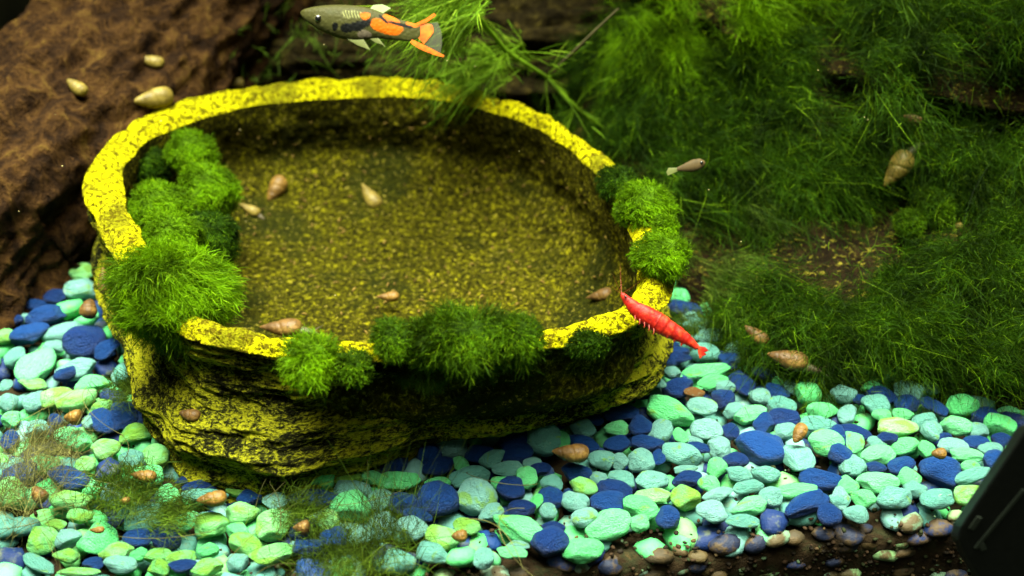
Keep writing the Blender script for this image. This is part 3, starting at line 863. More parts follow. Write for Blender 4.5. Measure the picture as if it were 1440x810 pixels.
cushion('low moss cushion where the rim runs into the hanging moss', 868, 255, 34, 30, 'moss_dark', c=zc(868, 258, 3.5))
cushion('upper bright moss cushion on the right bowl rim', 905, 290, 46, 42, c=zc(905, 292, 3.6))
cushion('tiny moss knob between the two bright cushions on the right rim', 940, 318, 18, 20, c=zc(938, 320, 3.6))
cushion('lower bright moss cushion overhanging the right bowl rim above the shrimp', 932, 356, 46, 32, c=zc(930, 358, 3.9))
cushion('feathery round moss tuft hanging on the front rim beside a snail', 437, 505, 40, 34, 'moss_bright', c=zc(437, 505, 3.5), blen=0.4)
cushion('small moss tuft on the front rim next to the round feathery one', 500, 516, 30, 24, 'moss_mid', c=zc(500, 514, 3.4))
cushion('lighter moss tuft at one end of the long dark moss cushion', 550, 478, 34, 34, 'moss_mid', c=zc(552, 478, 3.8))
cushion('long dark moss cushion sitting on the middle of the front rim', 655, 470, 100, 38, 'moss_mid', 0.8, c=zc(650, 474, 3.8), blen=0.34, flat=0.55)
cushion('rounded right end of the dark moss on the front rim', 735, 470, 38, 34, 'moss_mid', c=zc(735, 472, 3.9))
cushion('thin dark moss patch hanging below the front rim', 600, 520, 62, 24, 'moss_olive', 0.8, c=zc(600, 522, 2.7), flat=0.5)
cushion('small dark moss patch under the front rim near the shrimp', 830, 487, 34, 20, 'moss_dark', c=zc(830, 484, 3.3), flat=0.5)
cushion('rounded green moss tuft on the bare bark patch of the driftwood', 1316, 284, 32, 26, 'moss_mid', group='moss tufts on bare bark', c=hit(1316, 290, (BV_MOUND,))[0] - ray(1316, 290) * 0.9)
cushion('smaller green moss tuft leaning against the rounded one on bare bark', 1281, 309, 26, 20, 'moss_mid', group='moss tufts on bare bark', c=hit(1281, 313, (BV_MOUND,))[0] - ray(1281, 313) * 0.8)

# ------------------------------------------------------------------ feathery moss masses over the driftwood bank
NV, NUm = mound.shape[:2]
gu = np.gradient(mound, axis=1); gv = np.gradient(mound, axis=0)
mnorm = norm(np.cross(gu, gv))
if mnorm[..., 2].mean() < 0: mnorm = -mnorm
proj = np.zeros((NV, NUm, 2))
dv = mound - CAM
dep = dv @ FWD
proj[..., 0] = 720 + F * (dv @ RT) / dep
proj[..., 1] = 405 - F * (dv @ UP) / dep
def moss_mat_patch(label, polyc, rads, n, L, flow, mat, nb=9, seed=1, group=None, lift=0.05, wid=0.013, thick=0.95):
    """fronds rooted on the bank around a centre: polyc/rads an ellipse on the bank"""
    r = np.random.default_rng(seed)
    q = ((proj[..., 0] - polyc[0]) / rads[0]) ** 2 + ((proj[..., 1] - polyc[1]) / rads[1]) ** 2
    wgt = np.clip(1.15 - q, 0, 1) ** 0.6
    clump = np.clip(1.2 * vnoise(mound, 0.7, seed + 40) + 0.8, 0.0, 1)
    bx_, by_ = proj[..., 0] - 1185, proj[..., 1] - 345
    tuft = ((proj[..., 0] - 1305) / 75) ** 2 + ((proj[..., 1] - 305) / 55) ** 2
    wgt = wgt * np.clip((tuft - 0.6) * 2, 0.0, 1)
    bare = ((bx_ - 0.45 * by_) / 170) ** 2 + ((by_ + 0.35 * bx_) / 70) ** 2
    gap = ((proj[..., 0] - 1000) / 60) ** 2 + ((proj[..., 1] - 385) / 75) ** 2
    wgt = wgt * np.clip((bare - 0.7) * 2, 0.0, 1)
    wgt = (wgt * clump).ravel()
    wgt /= wgt.sum()
    n = int(n * 0.79)
    nt_ = max(10, n // 105)
    ti = r.choice(NV * NUm, nt_, p=wgt)
    TC = mound.reshape(-1, 3)[ti]; TN = mnorm.reshape(-1, 3)[ti]
    TC = TC + TN * (lift + thick * r.random((nt_, 1)))
    TD = norm(TN * 0.45 + np.array(flow) + 0.5 * r.normal(size=(nt_, 3)) * np.array([0.8, 0.6, 0.5]))
    TS = r.uniform(0.85, 1.75, nt_)
    w_ = r.integers(0, nt_, n); idx = ti[w_]
    P0 = TC[w_] + r.normal(size=(n, 3)) * 0.19 * TS[w_][:, None]
    dj = norm(r.normal(size=(n, 3)))
    D = norm(TD[w_] + dj * (0.72 * r.random((n, 1)) ** 0.6))
    Ln = L * TS[w_] * (0.5 + 0.6 * r.random(n))
    V, Fx, C = fronds_np(P0, D, Ln, wid, np.array([0.0, -0.1, -0.42]) + 0.32 * r.normal(size=(n, 3)), nb + 1, 1.05, 0.22, r)
    c = mound.reshape(-1, 3)[idx].mean(0)
    me = mesh_np('moss', V - c, Fx, C)
    o = link('hanging_moss', me, M[mat], None, c)
    tag(o, label, 'moss', group or 'feathery moss masses on the driftwood bank')
    return o
FLW = (0.75, -0.35, 0.05)
moss_mat_patch('bright green moss crest at the top of the driftwood bank', (1020, 25), (130, 45), 2600, 1.1, (0.5, -0.6, 0.25), 'moss_bright', 9, 11, lift=0.9)
moss_mat_patch('dark moss curtain hanging directly beside the water-plant stem', (860, 90), (130, 110), 2720, 1.2, (-0.2, -0.4, -0.4), 'moss_dark', 9, 12)
moss_mat_patch('dark feathery moss under the bright crest', (1080, 110), (190, 70), 4080, 1.3, FLW, 'moss_dark', 9, 13)
moss_mat_patch('deep green moss in the top corner far from the bowl', (1340, 60), (160, 90), 4760, 1.3, FLW, 'moss_dark', 9, 14)
moss_mat_patch('large drooping moss plume above the bare bark patch', (1070, 240), (170, 90), 6255, 1.3, (0.75, -0.5, -0.1), 'moss_dark', 9, 15)
moss_mat_patch('moss fringe between the right bowl rim and the drooping plume', (930, 200), (90, 80), 2210, 1.1, (0.3, -0.5, -0.1), 'moss_dark', 9, 16)
moss_mat_patch('moss shelf beside the long tan snail', (1400, 240), (110, 60), 3808, 1.1, (0.3, -0.5, 0.1), 'moss_dark', 9, 17)
moss_mat_patch('broad moss carpet at the foot of the driftwood above the gravel', (1260, 450), (230, 80), 10710, 1.2, (0.75, -0.35, 0.1), 'moss_dark', 9, 18)
moss_mat_patch('moss mound just below the bare bark patch', (1320, 380), (130, 50), 3757, 1.1, (0.5, -0.4, 0.25), 'moss_dark', 9, 19)
moss_mat_patch('thin moss strip between lower bowl corner and driftwood foot', (1020, 390), (110, 80), 1785, 0.9, FLW, 'moss_olive', 8, 20)

# ------------------------------------------------------------------ stringy water plant behind the bowl
def hornwort(label, nodes_px, ydepth, leaf, n_leaf, rstem, seed, extra=()):
    r = np.random.default_rng(seed)
    pts = np.array([on_y(x, y, yd) for (x, y), yd in zip(nodes_px, ydepth)])
    root = thing('water_plant', label, 'water plant', pts[0], 'stringy water plants')
    tt = np.linspace(0, 1, len(pts)); fine = np.linspace(0, 1, 40)
    c = np.stack([np.interp(fine, tt, pts[:, k]) for k in range(3)], -1)
    tube('stem', c - pts[0], np.full(40, rstem), M['hornwort'], root, 6)
    for p_i, p in enumerate(pts):
        tg = norm(np.gradient(pts, axis=0)[p_i])
        n = n_leaf
        d = norm(r.normal(size=(n, 3)))
        d = norm(d - tg * (d @ tg)[:, None] * 0.6 + tg * 0.25)
        L = leaf * r.uniform(0.5, 1.15, n)
        V, Fx, C = fronds_np(np.broadcast_to(p - pts[0], (n, 3)).copy(), d, L, 0.03, np.tile(np.array([[0, 0, -0.25]]), (n, 1)) + 0.15 * r.normal(size=(n, 3)), 4, 0.25, 0.5, r)
        lo = link('leaf_whorl', mesh_np('leaf_whorl', V, Fx, C), M['hornwort'], root); lo['kind'] = 'stuff'
    return root
hornwort('yellow green water plant stem slanting down behind the right bowl rim', [(670, 20), (712, 72), (768, 108), (808, 150), (850, 182)], (8.5, 9, 9.3, 9.6, 10), 1.7, 9, 0.07, 5)
hornwort('thin thread-leaved plant draped across the top of the back rim', [(735, 62), (700, 84), (655, 96), (620, 108)], (9.5, 9.6, 9.3, 9.0), 1.0, 14, 0.04, 6)
def plume(label, px, py, y, n, L, direction, mat, seed, spread=0.5, sz=0.4):
    r = np.random.default_rng(seed)
    c = on_y(px, py, y)
    P0 = r.normal(size=(n, 3)) * sz
    D = norm(np.array(direction) + spread * r.normal(size=(n, 3)))
    V, Fx, C = fronds_np(P0, D, L * r.uniform(0.6, 1.2, n), 0.028, np.tile(np.array([[0, 0, -0.25]]), (n, 1)), 7, 0.4, 0.4, r)
    return tag(link('moss_plume', mesh_np('moss_plume', V, Fx, C), M[mat], None, c), label, 'moss', 'loose feathery plumes')
plume('bright yellow green feathery plume just above the fish tail', 660, 2, 7.5, 160, 2.0, (-0.9, -0.2, -0.3), 'hornwort', 31, 0.35, 0.3)
plume('olive feathery plume lying over the back rim below the fish tail', 700, 88, 9.6, 60, 1.9, (-0.95, -0.2, -0.25), 'hornwort', 32, 0.3, 0.25)
plume('olive moss wisps rooted on the dim limb between trunk and fish', 400, 60, 13.4, 70, 1.2, (0.1, -0.3, 0.6), 'moss_olive', 34, 0.6, 0.9)
plume('dim moss wisps standing behind the back rim under the fish', 540, 85, 12.5, 50, 1.5, (0.1, 0, 1), 'moss_olive', 33, 0.45, 0.9)
pts = [on_y(870, 12, 8.5), on_y(835, 45, 8.6), on_y(810, 70, 8.8), on_y(785, 92, 9.2)]
tag(tube('twig', np.array(pts) - pts[0], [0.025, 0.04, 0.045, 0.025], M['twig'], None, 6, pts[0]), 'thin brown root crossing the dark moss near the plant stem', 'root')

# ------------------------------------------------------------------ snails
def ovoid_shell(n=90, m=48, length=1.0, rmax=0.275, spire=0.62, turns=1.25, ribs=0.0):
    """coiled shell: blunt spire at -X, body whorl towards +X, a spiral seam cut into it"""
    u = np.linspace(0.0, 1.0, n)
    th = np.linspace(0, 2 * math.pi, m, endpoint=False)
    U, T = np.meshgrid(u, th, indexing='ij')
    r = U ** spire * np.sqrt(np.clip(1 - U ** 4, 0, 1)); r = r / r.max() * rmax
    ph = np.log(U + 0.04) * turns - T / (2 * math.pi)
    f = ph - np.floor(ph)
    seam = np.exp(-(np.minimum(f, 1 - f) / 0.06) ** 2) * np.clip((0.72 - U) / 0.15, 0, 1)
    belly = 1 + 0.05 * np.sin(f * math.pi) * np.clip((0.8 - U) / 0.3, 0, 1)
    r = r * belly * (1 - 0.085 * seam) * (1 + ribs * np.sin(T * 14))
    lip = np.exp(-((U - 0.86) / 0.07) ** 2) * np.exp(-((np.angle(np.exp(1j * (T + 1.2)))) / 0.8) ** 2)
    r = r + 0.05 * lip
    bend = 0.10 * (U - 0.3) ** 2
    wob = 1 + 0.03 * vnoise(np.stack([U * 6, np.cos(T) * 2, np.sin(T) * 2], -1), 1.0, 3)
    return np.stack([(U - 0.5) * length, r * wob * np.cos(T) + bend, r * wob * 0.88 * np.sin(T)], -1)
def flat_shell(): return ovoid_shell(70, 56, 0.78, 0.36, 0.55, 1.6, 0.025)
OV, FLT = ovoid_shell(), flat_shell()
def close_end(soup, P):
    c = P[-1].mean(0)
    soup.add(np.stack([P[-1], P[-1] * 0.4 + c * 0.6 - np.array([0.03, 0, 0])]), True)
shell_me = {}
def snail(label, px, py, size, ang, kind='ov', mat='shell_brown', foot=False, z=None, group='snails', pos=None, out=0.0, face=False):
    if pos is None:
        h, n = hit(px, py, None, 0.45 if z is None else z)
    else: h, n = np.array(pos), np.array([0, 0, 1.0])
    if face: n = norm(norm(CAM - h) + np.array([0, 0, 0.3]))
    k = px_per_cm(h); Lc = size * 0.92 / k
    c = h + n * Lc * 0.10 + out * norm(CAM - h)
    root = thing('snail', label, 'snail', c, group)
    key = (kind, mat, int(px) % 5)
    if key not in shell_me:
        sp = Soup(); vr = (int(px) % 5) / 4.0; Pk = ovoid_shell(56, 34, 1.0, 0.25 + 0.06 * vr, 0.85 - 0.35 * vr, 1.1 + 0.5 * vr) if kind == 'ov' else ovoid_shell(48, 42, 0.78, 0.33 + 0.05 * vr, 0.5 + 0.2 * vr, 1.6, 0.025)
        sp.add(Pk, True)
        me = sp.mesh('shell'); me.materials.append(M[mat]); shell_me[key] = me
    sh = link('shell', shell_me[key], None, root)
    a = math.radians(ang)
    ex = RT * math.cos(a) - UP * math.sin(a)
    ex = ex - n * np.dot(ex, n) * 0.7; ex = norm(ex)
    ez = norm(n - ex * np.dot(n, ex)); ey = np.cross(ez, ex)
    R = Matrix((ex, ey, ez)).transposed()
    if kind == 'flat': R = Matrix((ex, ez, -ey)).transposed() if random.random() < 0.4 else R
    mw = R.to_4x4() @ Matrix.Diagonal((Lc, Lc * 0.95, Lc * 0.95, 1))
    sh.matrix_local = mw
    if foot:
        tt = np.linspace(0, 1, 24)
        cpts = np.stack([0.1 + 0.75 * tt, 0.02 * np.sin(tt * 5), -0.10 - 0.0 * tt], -1)
        rr = 0.15 * np.sqrt(np.clip(np.sin((0.04 + 0.95 * tt) * math.pi), 0, 1)) * (1 - 0.25 * tt)
        fo = link('foot', grid_mesh('foot', tube_np(cpts, rr, 10), True), M['snail_foot'], root); fo.matrix_local = mw
        for sg in (-1, 1):
            q = np.stack([0.78 + 0.22 * tt, sg * (0.05 + 0.2 * tt), -0.06 + 0.05 * tt], -1)
            te = link('tentacle', grid_mesh('tentacle', tube_np(q, 0.012 * (1.1 - tt), 6), True), M['snail_foot'], root); te.matrix_local = mw
    return root
snail('long tan snail with its body out, on the bare driftwood', 1262, 240, 62, -52, mat='shell_tan', foot=True, out=1.5, face=True)
snail('small brown snail above the long tan one', 1284, 167, 28, 10, 'ov', 'shell_brown', out=1.2)
snail('tiny tan snail on bare bark beside the rounded moss tuft', 1347, 320, 20, 0, 'flat', 'shell_tan')
snail('big dark brown snail on the pebbles at the driftwood foot', 1107, 510, 64, 28, mat='shell_brown', z=0.6, foot=True)
snail('dark brown snail tucked between pebbles behind the big one', 1062, 474, 44, 60, mat='shell_brown', z=0.5, out=0.3)
snail('large brown snail resting on the front rim', 395, 466, 66, 4, mat='shell_brown', foot=True)
snail('orange brown snail on the bowl floor near the moss cushions', 388, 268, 46, -60, mat='shell_orange', foot=False)
snail('upright tan snail on the middle of the bowl floor', 520, 278, 50, 62, mat='shell_tan', foot=True)
snail('pale snail right against the moss cushions inside the bowl', 350, 296, 36, 30, mat='shell_tan', foot=True)
snail('brown snail inside the bowl by the shrimp head', 845, 418, 44, 8, mat='shell_brown', foot=True)
snail('orange snail inside the bowl behind the dark moss', 545, 420, 36, 0, mat='shell_orange')
snail('pale yellow snail lying on the outer edge of the back left rim', 212, 140, 62, -6, mat='shell_tan')
snail('yellow snail on the reddish driftwood trunk above the rim', 210, 88, 44, 10, mat='shell_tan')
snail('yellow brown snail lower on the reddish driftwood trunk', 108, 124, 38, 40, mat='shell_tan')
snail('small pale snail peeking over the back rim', 330, 118, 30, -10, 'flat', 'shell_tan')
snail('pale yellow shell high on the driftwood trunk', 22, 12, 44, 45, mat='shell_tan')
snail('striped brown snail lying in front of the bowl wall', 802, 641, 58, 8, mat='shell_brown', z=0.5)
snail('orange snail wedged behind a tall turquoise pebble', 1124, 612, 36, -70, mat='shell_orange', z=0.5)
snail('small orange snail on top of the blue teardrop pebble', 1320, 640, 30, 0, 'flat', 'shell_orange', z=0.6)
snail('ribbed orange ramshorn snail left of the bowl', 103, 590, 36, 0, 'flat', 'shell_orange', z=0.5)
snail('banded brown ramshorn snail at the edge of the shaggy moss ball', 125, 437, 42, 90, 'flat', 'shell_brown', z=0.5)
snail('orange snail touching the left outer bowl wall', 150, 395, 46, 60, 'ov', 'shell_orange', z=0.6)
snail('rusty snail among the hair algae beside a mint pebble', 202, 672, 40, 15, 'ov', 'shell_orange', z=0.5)
snail('brown snail in the brown hair algae', 55, 698, 40, 60, 'flat', 'shell_brown', z=0.5)
snail('tiny orange ramshorn snail in the hair algae', 176, 706, 20, 0, 'flat', 'shell_orange', z=0.5)
snail('long rusty snail under a white pebble at the bowl foot', 298, 705, 46, -10, 'ov', 'shell_orange', z=0.4)
snail('brown ramshorn snail beside the bright lime pebble', 424, 745, 34, 0, 'flat', 'shell_brown', z=0.4)
snail('rusty ramshorn snail beside the upright hair tuft', 646, 756, 32, 0, 'flat', 'shell_orange', z=0.4)
snail('orange snail on the mint pebbles near the front', 136, 747, 24, 0, 'ov', 'shell_orange', z=0.5)
snail('brown snail half hidden on the lower bowl wall', 268, 585, 36, 20, 'ov', 'shell_brown')
snail('white shell caught in the dark hanging moss', 914, 147, 24, -50, 'ov', 'shell_tan', out=1.0)

soup = Soup()
r = np.random.default_rng(91)
for i in range(170):
    px, py = r.uniform(330, 860), r.uniform(170, 470)
    h, n = hit(px, py, (BV_BOWL,), -50.0)
    if h[2] > 2.6: continue
    a = r.uniform(0, 6.28); L = r.uniform(0.05, 0.2)
    ax_ = norm(np.array([math.cos(a), math.sin(a), 0.0]) - n * 0.0)
    t = np.linspace(-0.5, 0.5, 6)
    soup.add(tube_np(h + n * 0.03 + ax_ * (L * t)[:, None] + np.array([0, 0, 1.0]) * (0.04 * np.cos(t * 3))[:, None], 0.022 * np.sqrt(np.clip(1 - (1.9 * t) ** 2, 0.02, 1)), 5), True)
tag(link('settled_waste', soup.mesh('settled_waste'), M['waste']), 'brown flecks of waste settled on the bowl floor', 'waste', kind='stuff')
# ------------------------------------------------------------------ fish
def vcol_mat(name, rough=0.4, spec=0.4, alpha=None, transl=0.0):
    b = NB(name)
    a = b.n('ShaderNodeAttribute'); a.attribute_name = 'pigment'
    v = b.coord(100)
    n = b.noise(v, 14.0, 3)
    vo = b.n('ShaderNodeTexVoronoi'); vo.inputs['Scale'].default_value = 13.0; b.l(v, vo.inputs['Vector'])
    sc_l = b.mask(vo.outputs['Distance'], 0.15, 0.65)
    k_ = b.math('ADD', b.math('MULTIPLY', n, 0.2), b.math('MULTIPLY', sc_l, 0.12))
    hs = b.mix(k_, a.outputs['Color'], (0.0, 0.0, 0.0))
    b.color(hs); b.bump(b.math('SUBTRACT', n, sc_l), 0.004)
    if alpha is not None: b.bsdf.inputs['Alpha'].default_value = alpha
    return b.done(rough, spec)
M['fish_skin'] = vcol_mat('fish_skin', 0.5, 0.05)
M['fin_olive'] = plain('fin_olive', (0.09, 0.10, 0.025), 0.5, 0.3); M['fin_orange'] = plain('fin_orange', (0.46, 0.085, 0.004), 0.5, 0.2, 0.45, 9)
M['fin_white'] = plain('fin_white', (0.22, 0.28, 0.12), 0.4, 0.3); M['fin_clear'] = plain('fin_clear', (0.05, 0.05, 0.03), 0.4, 0.3)
M['fin_clear'].node_tree.nodes['Principled BSDF'].inputs['Alpha'].default_value = 0.35
M['fin_olive'].node_tree.nodes['Principled BSDF'].inputs['Alpha'].default_value = 0.8
M['fin_white'].node_tree.nodes['Principled BSDF'].inputs['Alpha'].default_value = 0.65
M['fin_orange'].node_tree.nodes['Principled BSDF'].inputs['Alpha'].default_value = 0.9
M['eye_black'] = plain('eye_black', (0.004, 0.004, 0.004), 0.12, 0.6); M['eye_ring'] = plain('eye_ring', (0.13, 0.12, 0.05), 0.3, 0.5)
def fish_frame(px0, py0, y): return on_y(px0, py0, y)
def set_attr(me, cols):
    at = me.color_attributes.new('pigment', 'FLOAT_COLOR', 'POINT')
    at.data.foreach_set('color', np.c_[cols, np.ones(len(cols))].astype(np.float32).ravel())
FK = 6.26
fc = on_y(410 + 560 / FK, 200 / FK, 0.5)
fs = 1.0 / (FK * px_per_cm(fc))          # cm per zoomed pixel
def fxy(zx, zy, depth=0.0):              # side plane of the fish: x along RT, vertical along UP (fish swims square to the viewer)
    return RT * (zx - 560) * fs - UP * (zy - 200) * fs - FWD * depth
topx = [78, 90, 130, 200, 300, 400, 500, 600, 690, 800, 950, 1050, 1110, 1135]; topy = [108, 92, 75, 60, 48, 43, 45, 55, 72, 112, 170, 200, 212, 225]
botx = [78, 90, 120, 250, 400, 520, 620, 700, 760, 900, 1040, 1110, 1135]; boty = [116, 145, 180, 270, 330, 362, 358, 345, 338, 352, 365, 340, 325]
xs = np.r_[np.linspace(78, 120, 14), np.linspace(126, 1135, 190)]
tp, bt = np.interp(xs, topx, topy), np.interp(xs, botx, boty)
ker = np.exp(-np.linspace(-2, 2, 21) ** 2); ker /= ker.sum()
def sm(a): return np.r_[a[:10], np.convolve(a, ker, 'valid'), a[-10:]]
tp, bt = sm(tp), sm(bt)
wd = np.interp(xs, [78, 120, 250, 450, 650, 850, 1050, 1135], [3, 34, 72, 88, 72, 44, 22, 8]) * fs
mseg = 72
ph = np.linspace(0, 2 * math.pi, mseg, endpoint=False)
mid, hh = (tp + bt) / 2, (bt - tp) / 2
P = np.zeros((len(xs), mseg, 3)); ZX = np.zeros((len(xs), mseg)); ZY = np.zeros_like(ZX)
for i in range(len(xs)):
    zy = mid[i] - hh[i] * np.cos(ph); ZX[i] = xs[i]; ZY[i] = zy
    P[i] = np.array([fxy(xs[i], a) for a in zy]) - FWD * (wd[i] * np.sign(np.sin(ph)) * np.abs(np.sin(ph)) ** 0.9)[:, None]
col = np.zeros((len(xs), mseg, 3)); vrel = (ZY - tp[:, None]) / (bt - tp)[:, None]
col[:] = np.array([0.080, 0.076, 0.020])
col = col * (1 - np.clip(vrel - 0.45, 0, 1)[..., None]) + np.array([0.13, 0.135, 0.04]) * np.clip(vrel - 0.45, 0, 1)[..., None]
wob = 14 * vnoise(np.stack([ZX / 60, ZY / 60, 0 * ZX], -1), 1.0, 4)
def blob(cx, cy, rx, ry, rot=0.0, p=2.4):
    dx, dy = ZX - cx + wob, ZY - cy + wob * 0.6
    c_, s_ = math.cos(rot), math.sin(rot)
    u, v_ = dx * c_ + dy * s_, -dx * s_ + dy * c_
    q = np.abs(u / rx) ** p + np.abs(v_ / ry) ** p
    return np.clip((1.12 - q) / 0.24, 0, 1)[..., None]
def paint(m, c):
    global col
    col = col * (1 - m) + np.array(c) * m
OR, BK = (0.80, 0.17, 0.006), (0.008, 0.009, 0.008)
paint(blob(540, 140, 90, 32), (0.34, 0.34, 0.12))
for kx in range(460, 620, 24): paint(blob(kx, 138, 8, 34), (0.10, 0.10, 0.03))
paint(blob(370, 120, 60, 14), (0.09, 0.09, 0.03))
paint(blob(585, 243, 140, 44, -0.24, 3), BK); paint(blob(395, 250, 32, 38), BK)
paint(blob(655, 150, 48, 32), OR)
paint(blob(850, 250, 135, 58, 0.22, 3), OR)
paint(blob(880, 180, 80, 34, 0.5), OR); paint(blob(1060, 220, 55, 26, 0.15), OR)
paint(blob(810, 175, 60, 11, 0.8), BK); paint(blob(960, 222, 120, 13, 0.22), BK)
paint(blob(640, 310, 60, 30), (0.30, 0.24, 0.16))
col = col * 0.44
me = grid_mesh('body', P, True); set_attr(me, col.reshape(-1, 3))
fish = thing('guppy_fish', 'small olive fish with black flank bar, orange patches and forked orange tail', 'fish', fc)
link('body', me, M['fish_skin'], fish)
def fin(name, poly, mat, parent, d0=0.0, thick=0.035, frame=fxy):
    """a fin outline with soft thickness, fanned as a grid between two edges"""
    a, bb = np.array(poly[0], float), np.array(poly[1], float)
    n = 26; tt = np.linspace(0, 1, n); ss = np.linspace(0, 1, 14)
    A_ = np.stack([np.interp(tt, np.linspace(0, 1, len(a)), a[:, k]) for k in range(2)], -1)
    B_ = np.stack([np.interp(tt, np.linspace(0, 1, len(bb)), bb[:, k]) for k in range(2)], -1)
    def soft(c_):
        for _ in range(3):
            c_[1:-1] = 0.25 * c_[:-2] + 0.5 * c_[1:-1] + 0.25 * c_[2:]
        return c_
    A_, B_ = soft(A_), soft(B_ + np.sin(tt * 60)[:, None] * 0.02 * (B_ - A_))
    sp = Soup()
    gr = np.zeros((14, n, 3)); gb = np.zeros((14, n, 3))
    for j, s in enumerate(ss):
        q = A_ * (1 - s) + B_ * s
        w = thick * (1 - 0.75 * s) * (0.6 + 0.4 * np.abs(np.sin(tt * 40))) * np.sin(np.clip(tt, 0.03, 0.97) * math.pi) ** 0.3
        base = np.array([frame(x, y, d0) for x, y in q])
        gr[j] = base - FWD * (w / 2)[:, None]; gb[j] = base + FWD * (w / 2)[:, None]
    sp.add(gr); sp.add(gb[:, ::-1])
    return link(name, sp.mesh(name), M[mat], parent)
fin('tail_fin', [[(1095, 215), (1110, 240), (1105, 290), (1110, 330)], [(1180, 208), (1240, 215), (1255, 280), (1215, 330), (1165, 388)]], 'fin_orange', fish)
fin('tail_lobe', [[(1090, 212), (1180, 170), (1255, 118)], [(1105, 232), (1190, 200), (1272, 138)]], 'fin_orange', fish, 0.02)
fin('tail_sword', [[(1060, 350), (1150, 390), (1250, 440), (1345, 490)], [(1045, 378), (1130, 435), (1240, 480), (1335, 505)]], 'fin_orange', fish, 0.02)
fin('tail_membrane', [[(1150, 215), (1180, 300), (1170, 370), (1180, 410)], [(1285, 190), (1320, 280), (1325, 380), (1310, 470)]], 'fin_clear', fish, -0.02)
fin('dorsal_fin', [[(690, 78), (740, 95), (800, 118)], [(720, 45), (800, 38), (875, 72)]], 'fin_white', fish)
fin('pelvic_fin', [[(495, 352), (560, 362), (640, 356)], [(580, 405), (650, 430), (700, 452)]], 'fin_olive', fish, 0.1)
fin('anal_fin', [[(690, 345), (740, 342), (770, 342)], [(740, 380), (800, 395), (832, 425)]], 'fin_olive', fish, 0.05)
def ball(name, c, r, mat, parent, flat=0.5):
    V = ICO2 * np.array([r, r, r])
    V = V - np.outer(V @ FWD, FWD) * (1 - flat)
    return link(name, mesh_np(name, V + c, ICO2F.ravel(), np.full(len(ICO2F), 3)), M[mat], parent)
ew = float(np.interp(245, xs, wd))
eye = ball('eye', fxy(245, 175, ew * 0.93), 34 * fs, 'eye_ring', fish)
ball('pupil', fxy(245, 175, ew * 0.93 + 10 * fs), 29 * fs, 'eye_black', eye)
eye = ball('eye', fxy(245, 175, -ew * 0.93), 34 * fs, 'eye_ring', fish)
ball('pupil', fxy(245, 175, -ew * 0.93 - 10 * fs), 29 * fs, 'eye_black', eye)

# small drab fish in front of the moss
fk = on_y(966, 234, 3.0); s2 = 1.0 / px_per_cm(fk)
def f2(x, y, dpt=0.0): return RT * x * s2 - UP * y * s2 - FWD * dpt
xs2 = np.linspace(-14, 26, 40)
hh2 = np.interp(xs2, [-14, -4, 8, 18, 24, 26], [2.5, 5.5, 9, 8, 4, 0.6])
mid2 = np.interp(xs2, [-14, 26], [4, -5])
P = np.zeros((40, 24, 3)); ph2 = np.linspace(0, 2 * math.pi, 24, endpoint=False)
for i in range(40):
    P[i] = np.array([f2(xs2[i], mid2[i] - hh2[i] * math.cos(a), 0.55 * hh2[i] * s2 * math.sin(a)) for a in ph2])
M['fry_skin'] = plain('fry_skin', (0.045, 0.030, 0.012), 0.6, 0.08, 0.3, 6)
fry = thing('small_fish', 'small drab brown fish hovering before the hanging moss', 'fish', fk)
link('body', grid_mesh('body', P, True), M['fry_skin'], fry)
fin('tail_fin', [[(-13, 2), (-14, 4), (-13, 7)], [(-26, 2), (-29, 8), (-27, 13)]], 'fin_olive', fry, 0, 0.03, f2)
ball('eye', f2(20, -5, 0.55 * 7 * s2), 2.4 * s2, 'eye_black', fry)

# ------------------------------------------------------------------ red shrimp
SK = 5.785
sc_ = hit(925, 447, (BV_BOWL,), 1.0)[0]
sh_c = on_y(925, 447, -2.1)
ss_ = 1.0 / (SK * px_per_cm(sh_c))
def sxy(zx, zy, dpt=0.0):
    return RT * (zx - 550) * ss_ - UP * (zy - 388) * ss_ - FWD * dpt
M['shrimp'] = plain('shrimp', (0.34, 0.015, 0.006), 0.35, 0.4, 0.35, 7, 0.02)
M['shrimp_pale'] = plain('shrimp_pale', (0.20, 0.012, 0.005), 0.4, 0.4, 0.2, 7)
b = NB('shrimp_shell'); v = b.coord(100); n = b.noise(v, 8.0, 4, 0.6)
b.color(b.ramp(n, [(0.3, (0.12, 0.003, 0.002)), (0.52, (0.26, 0.007, 0.003)), (0.76, (0.40, 0.05, 0.012))])); b.bump(n, 0.02); b.bsdf.inputs['Subsurface Weight'].default_value = 0.35; b.bsdf.inputs['Subsurface Radius'].default_value = (1.0, 0.2, 0.1); b.bsdf.inputs['Subsurface Scale'].default_value = 0.0012; M['shrimp_shell'] = b.done(0.45, 0.2)
shrimp = thing('red_shrimp', 'bright red shrimp stretched over the bowl rim onto the gravel', 'shrimp', sh_c)
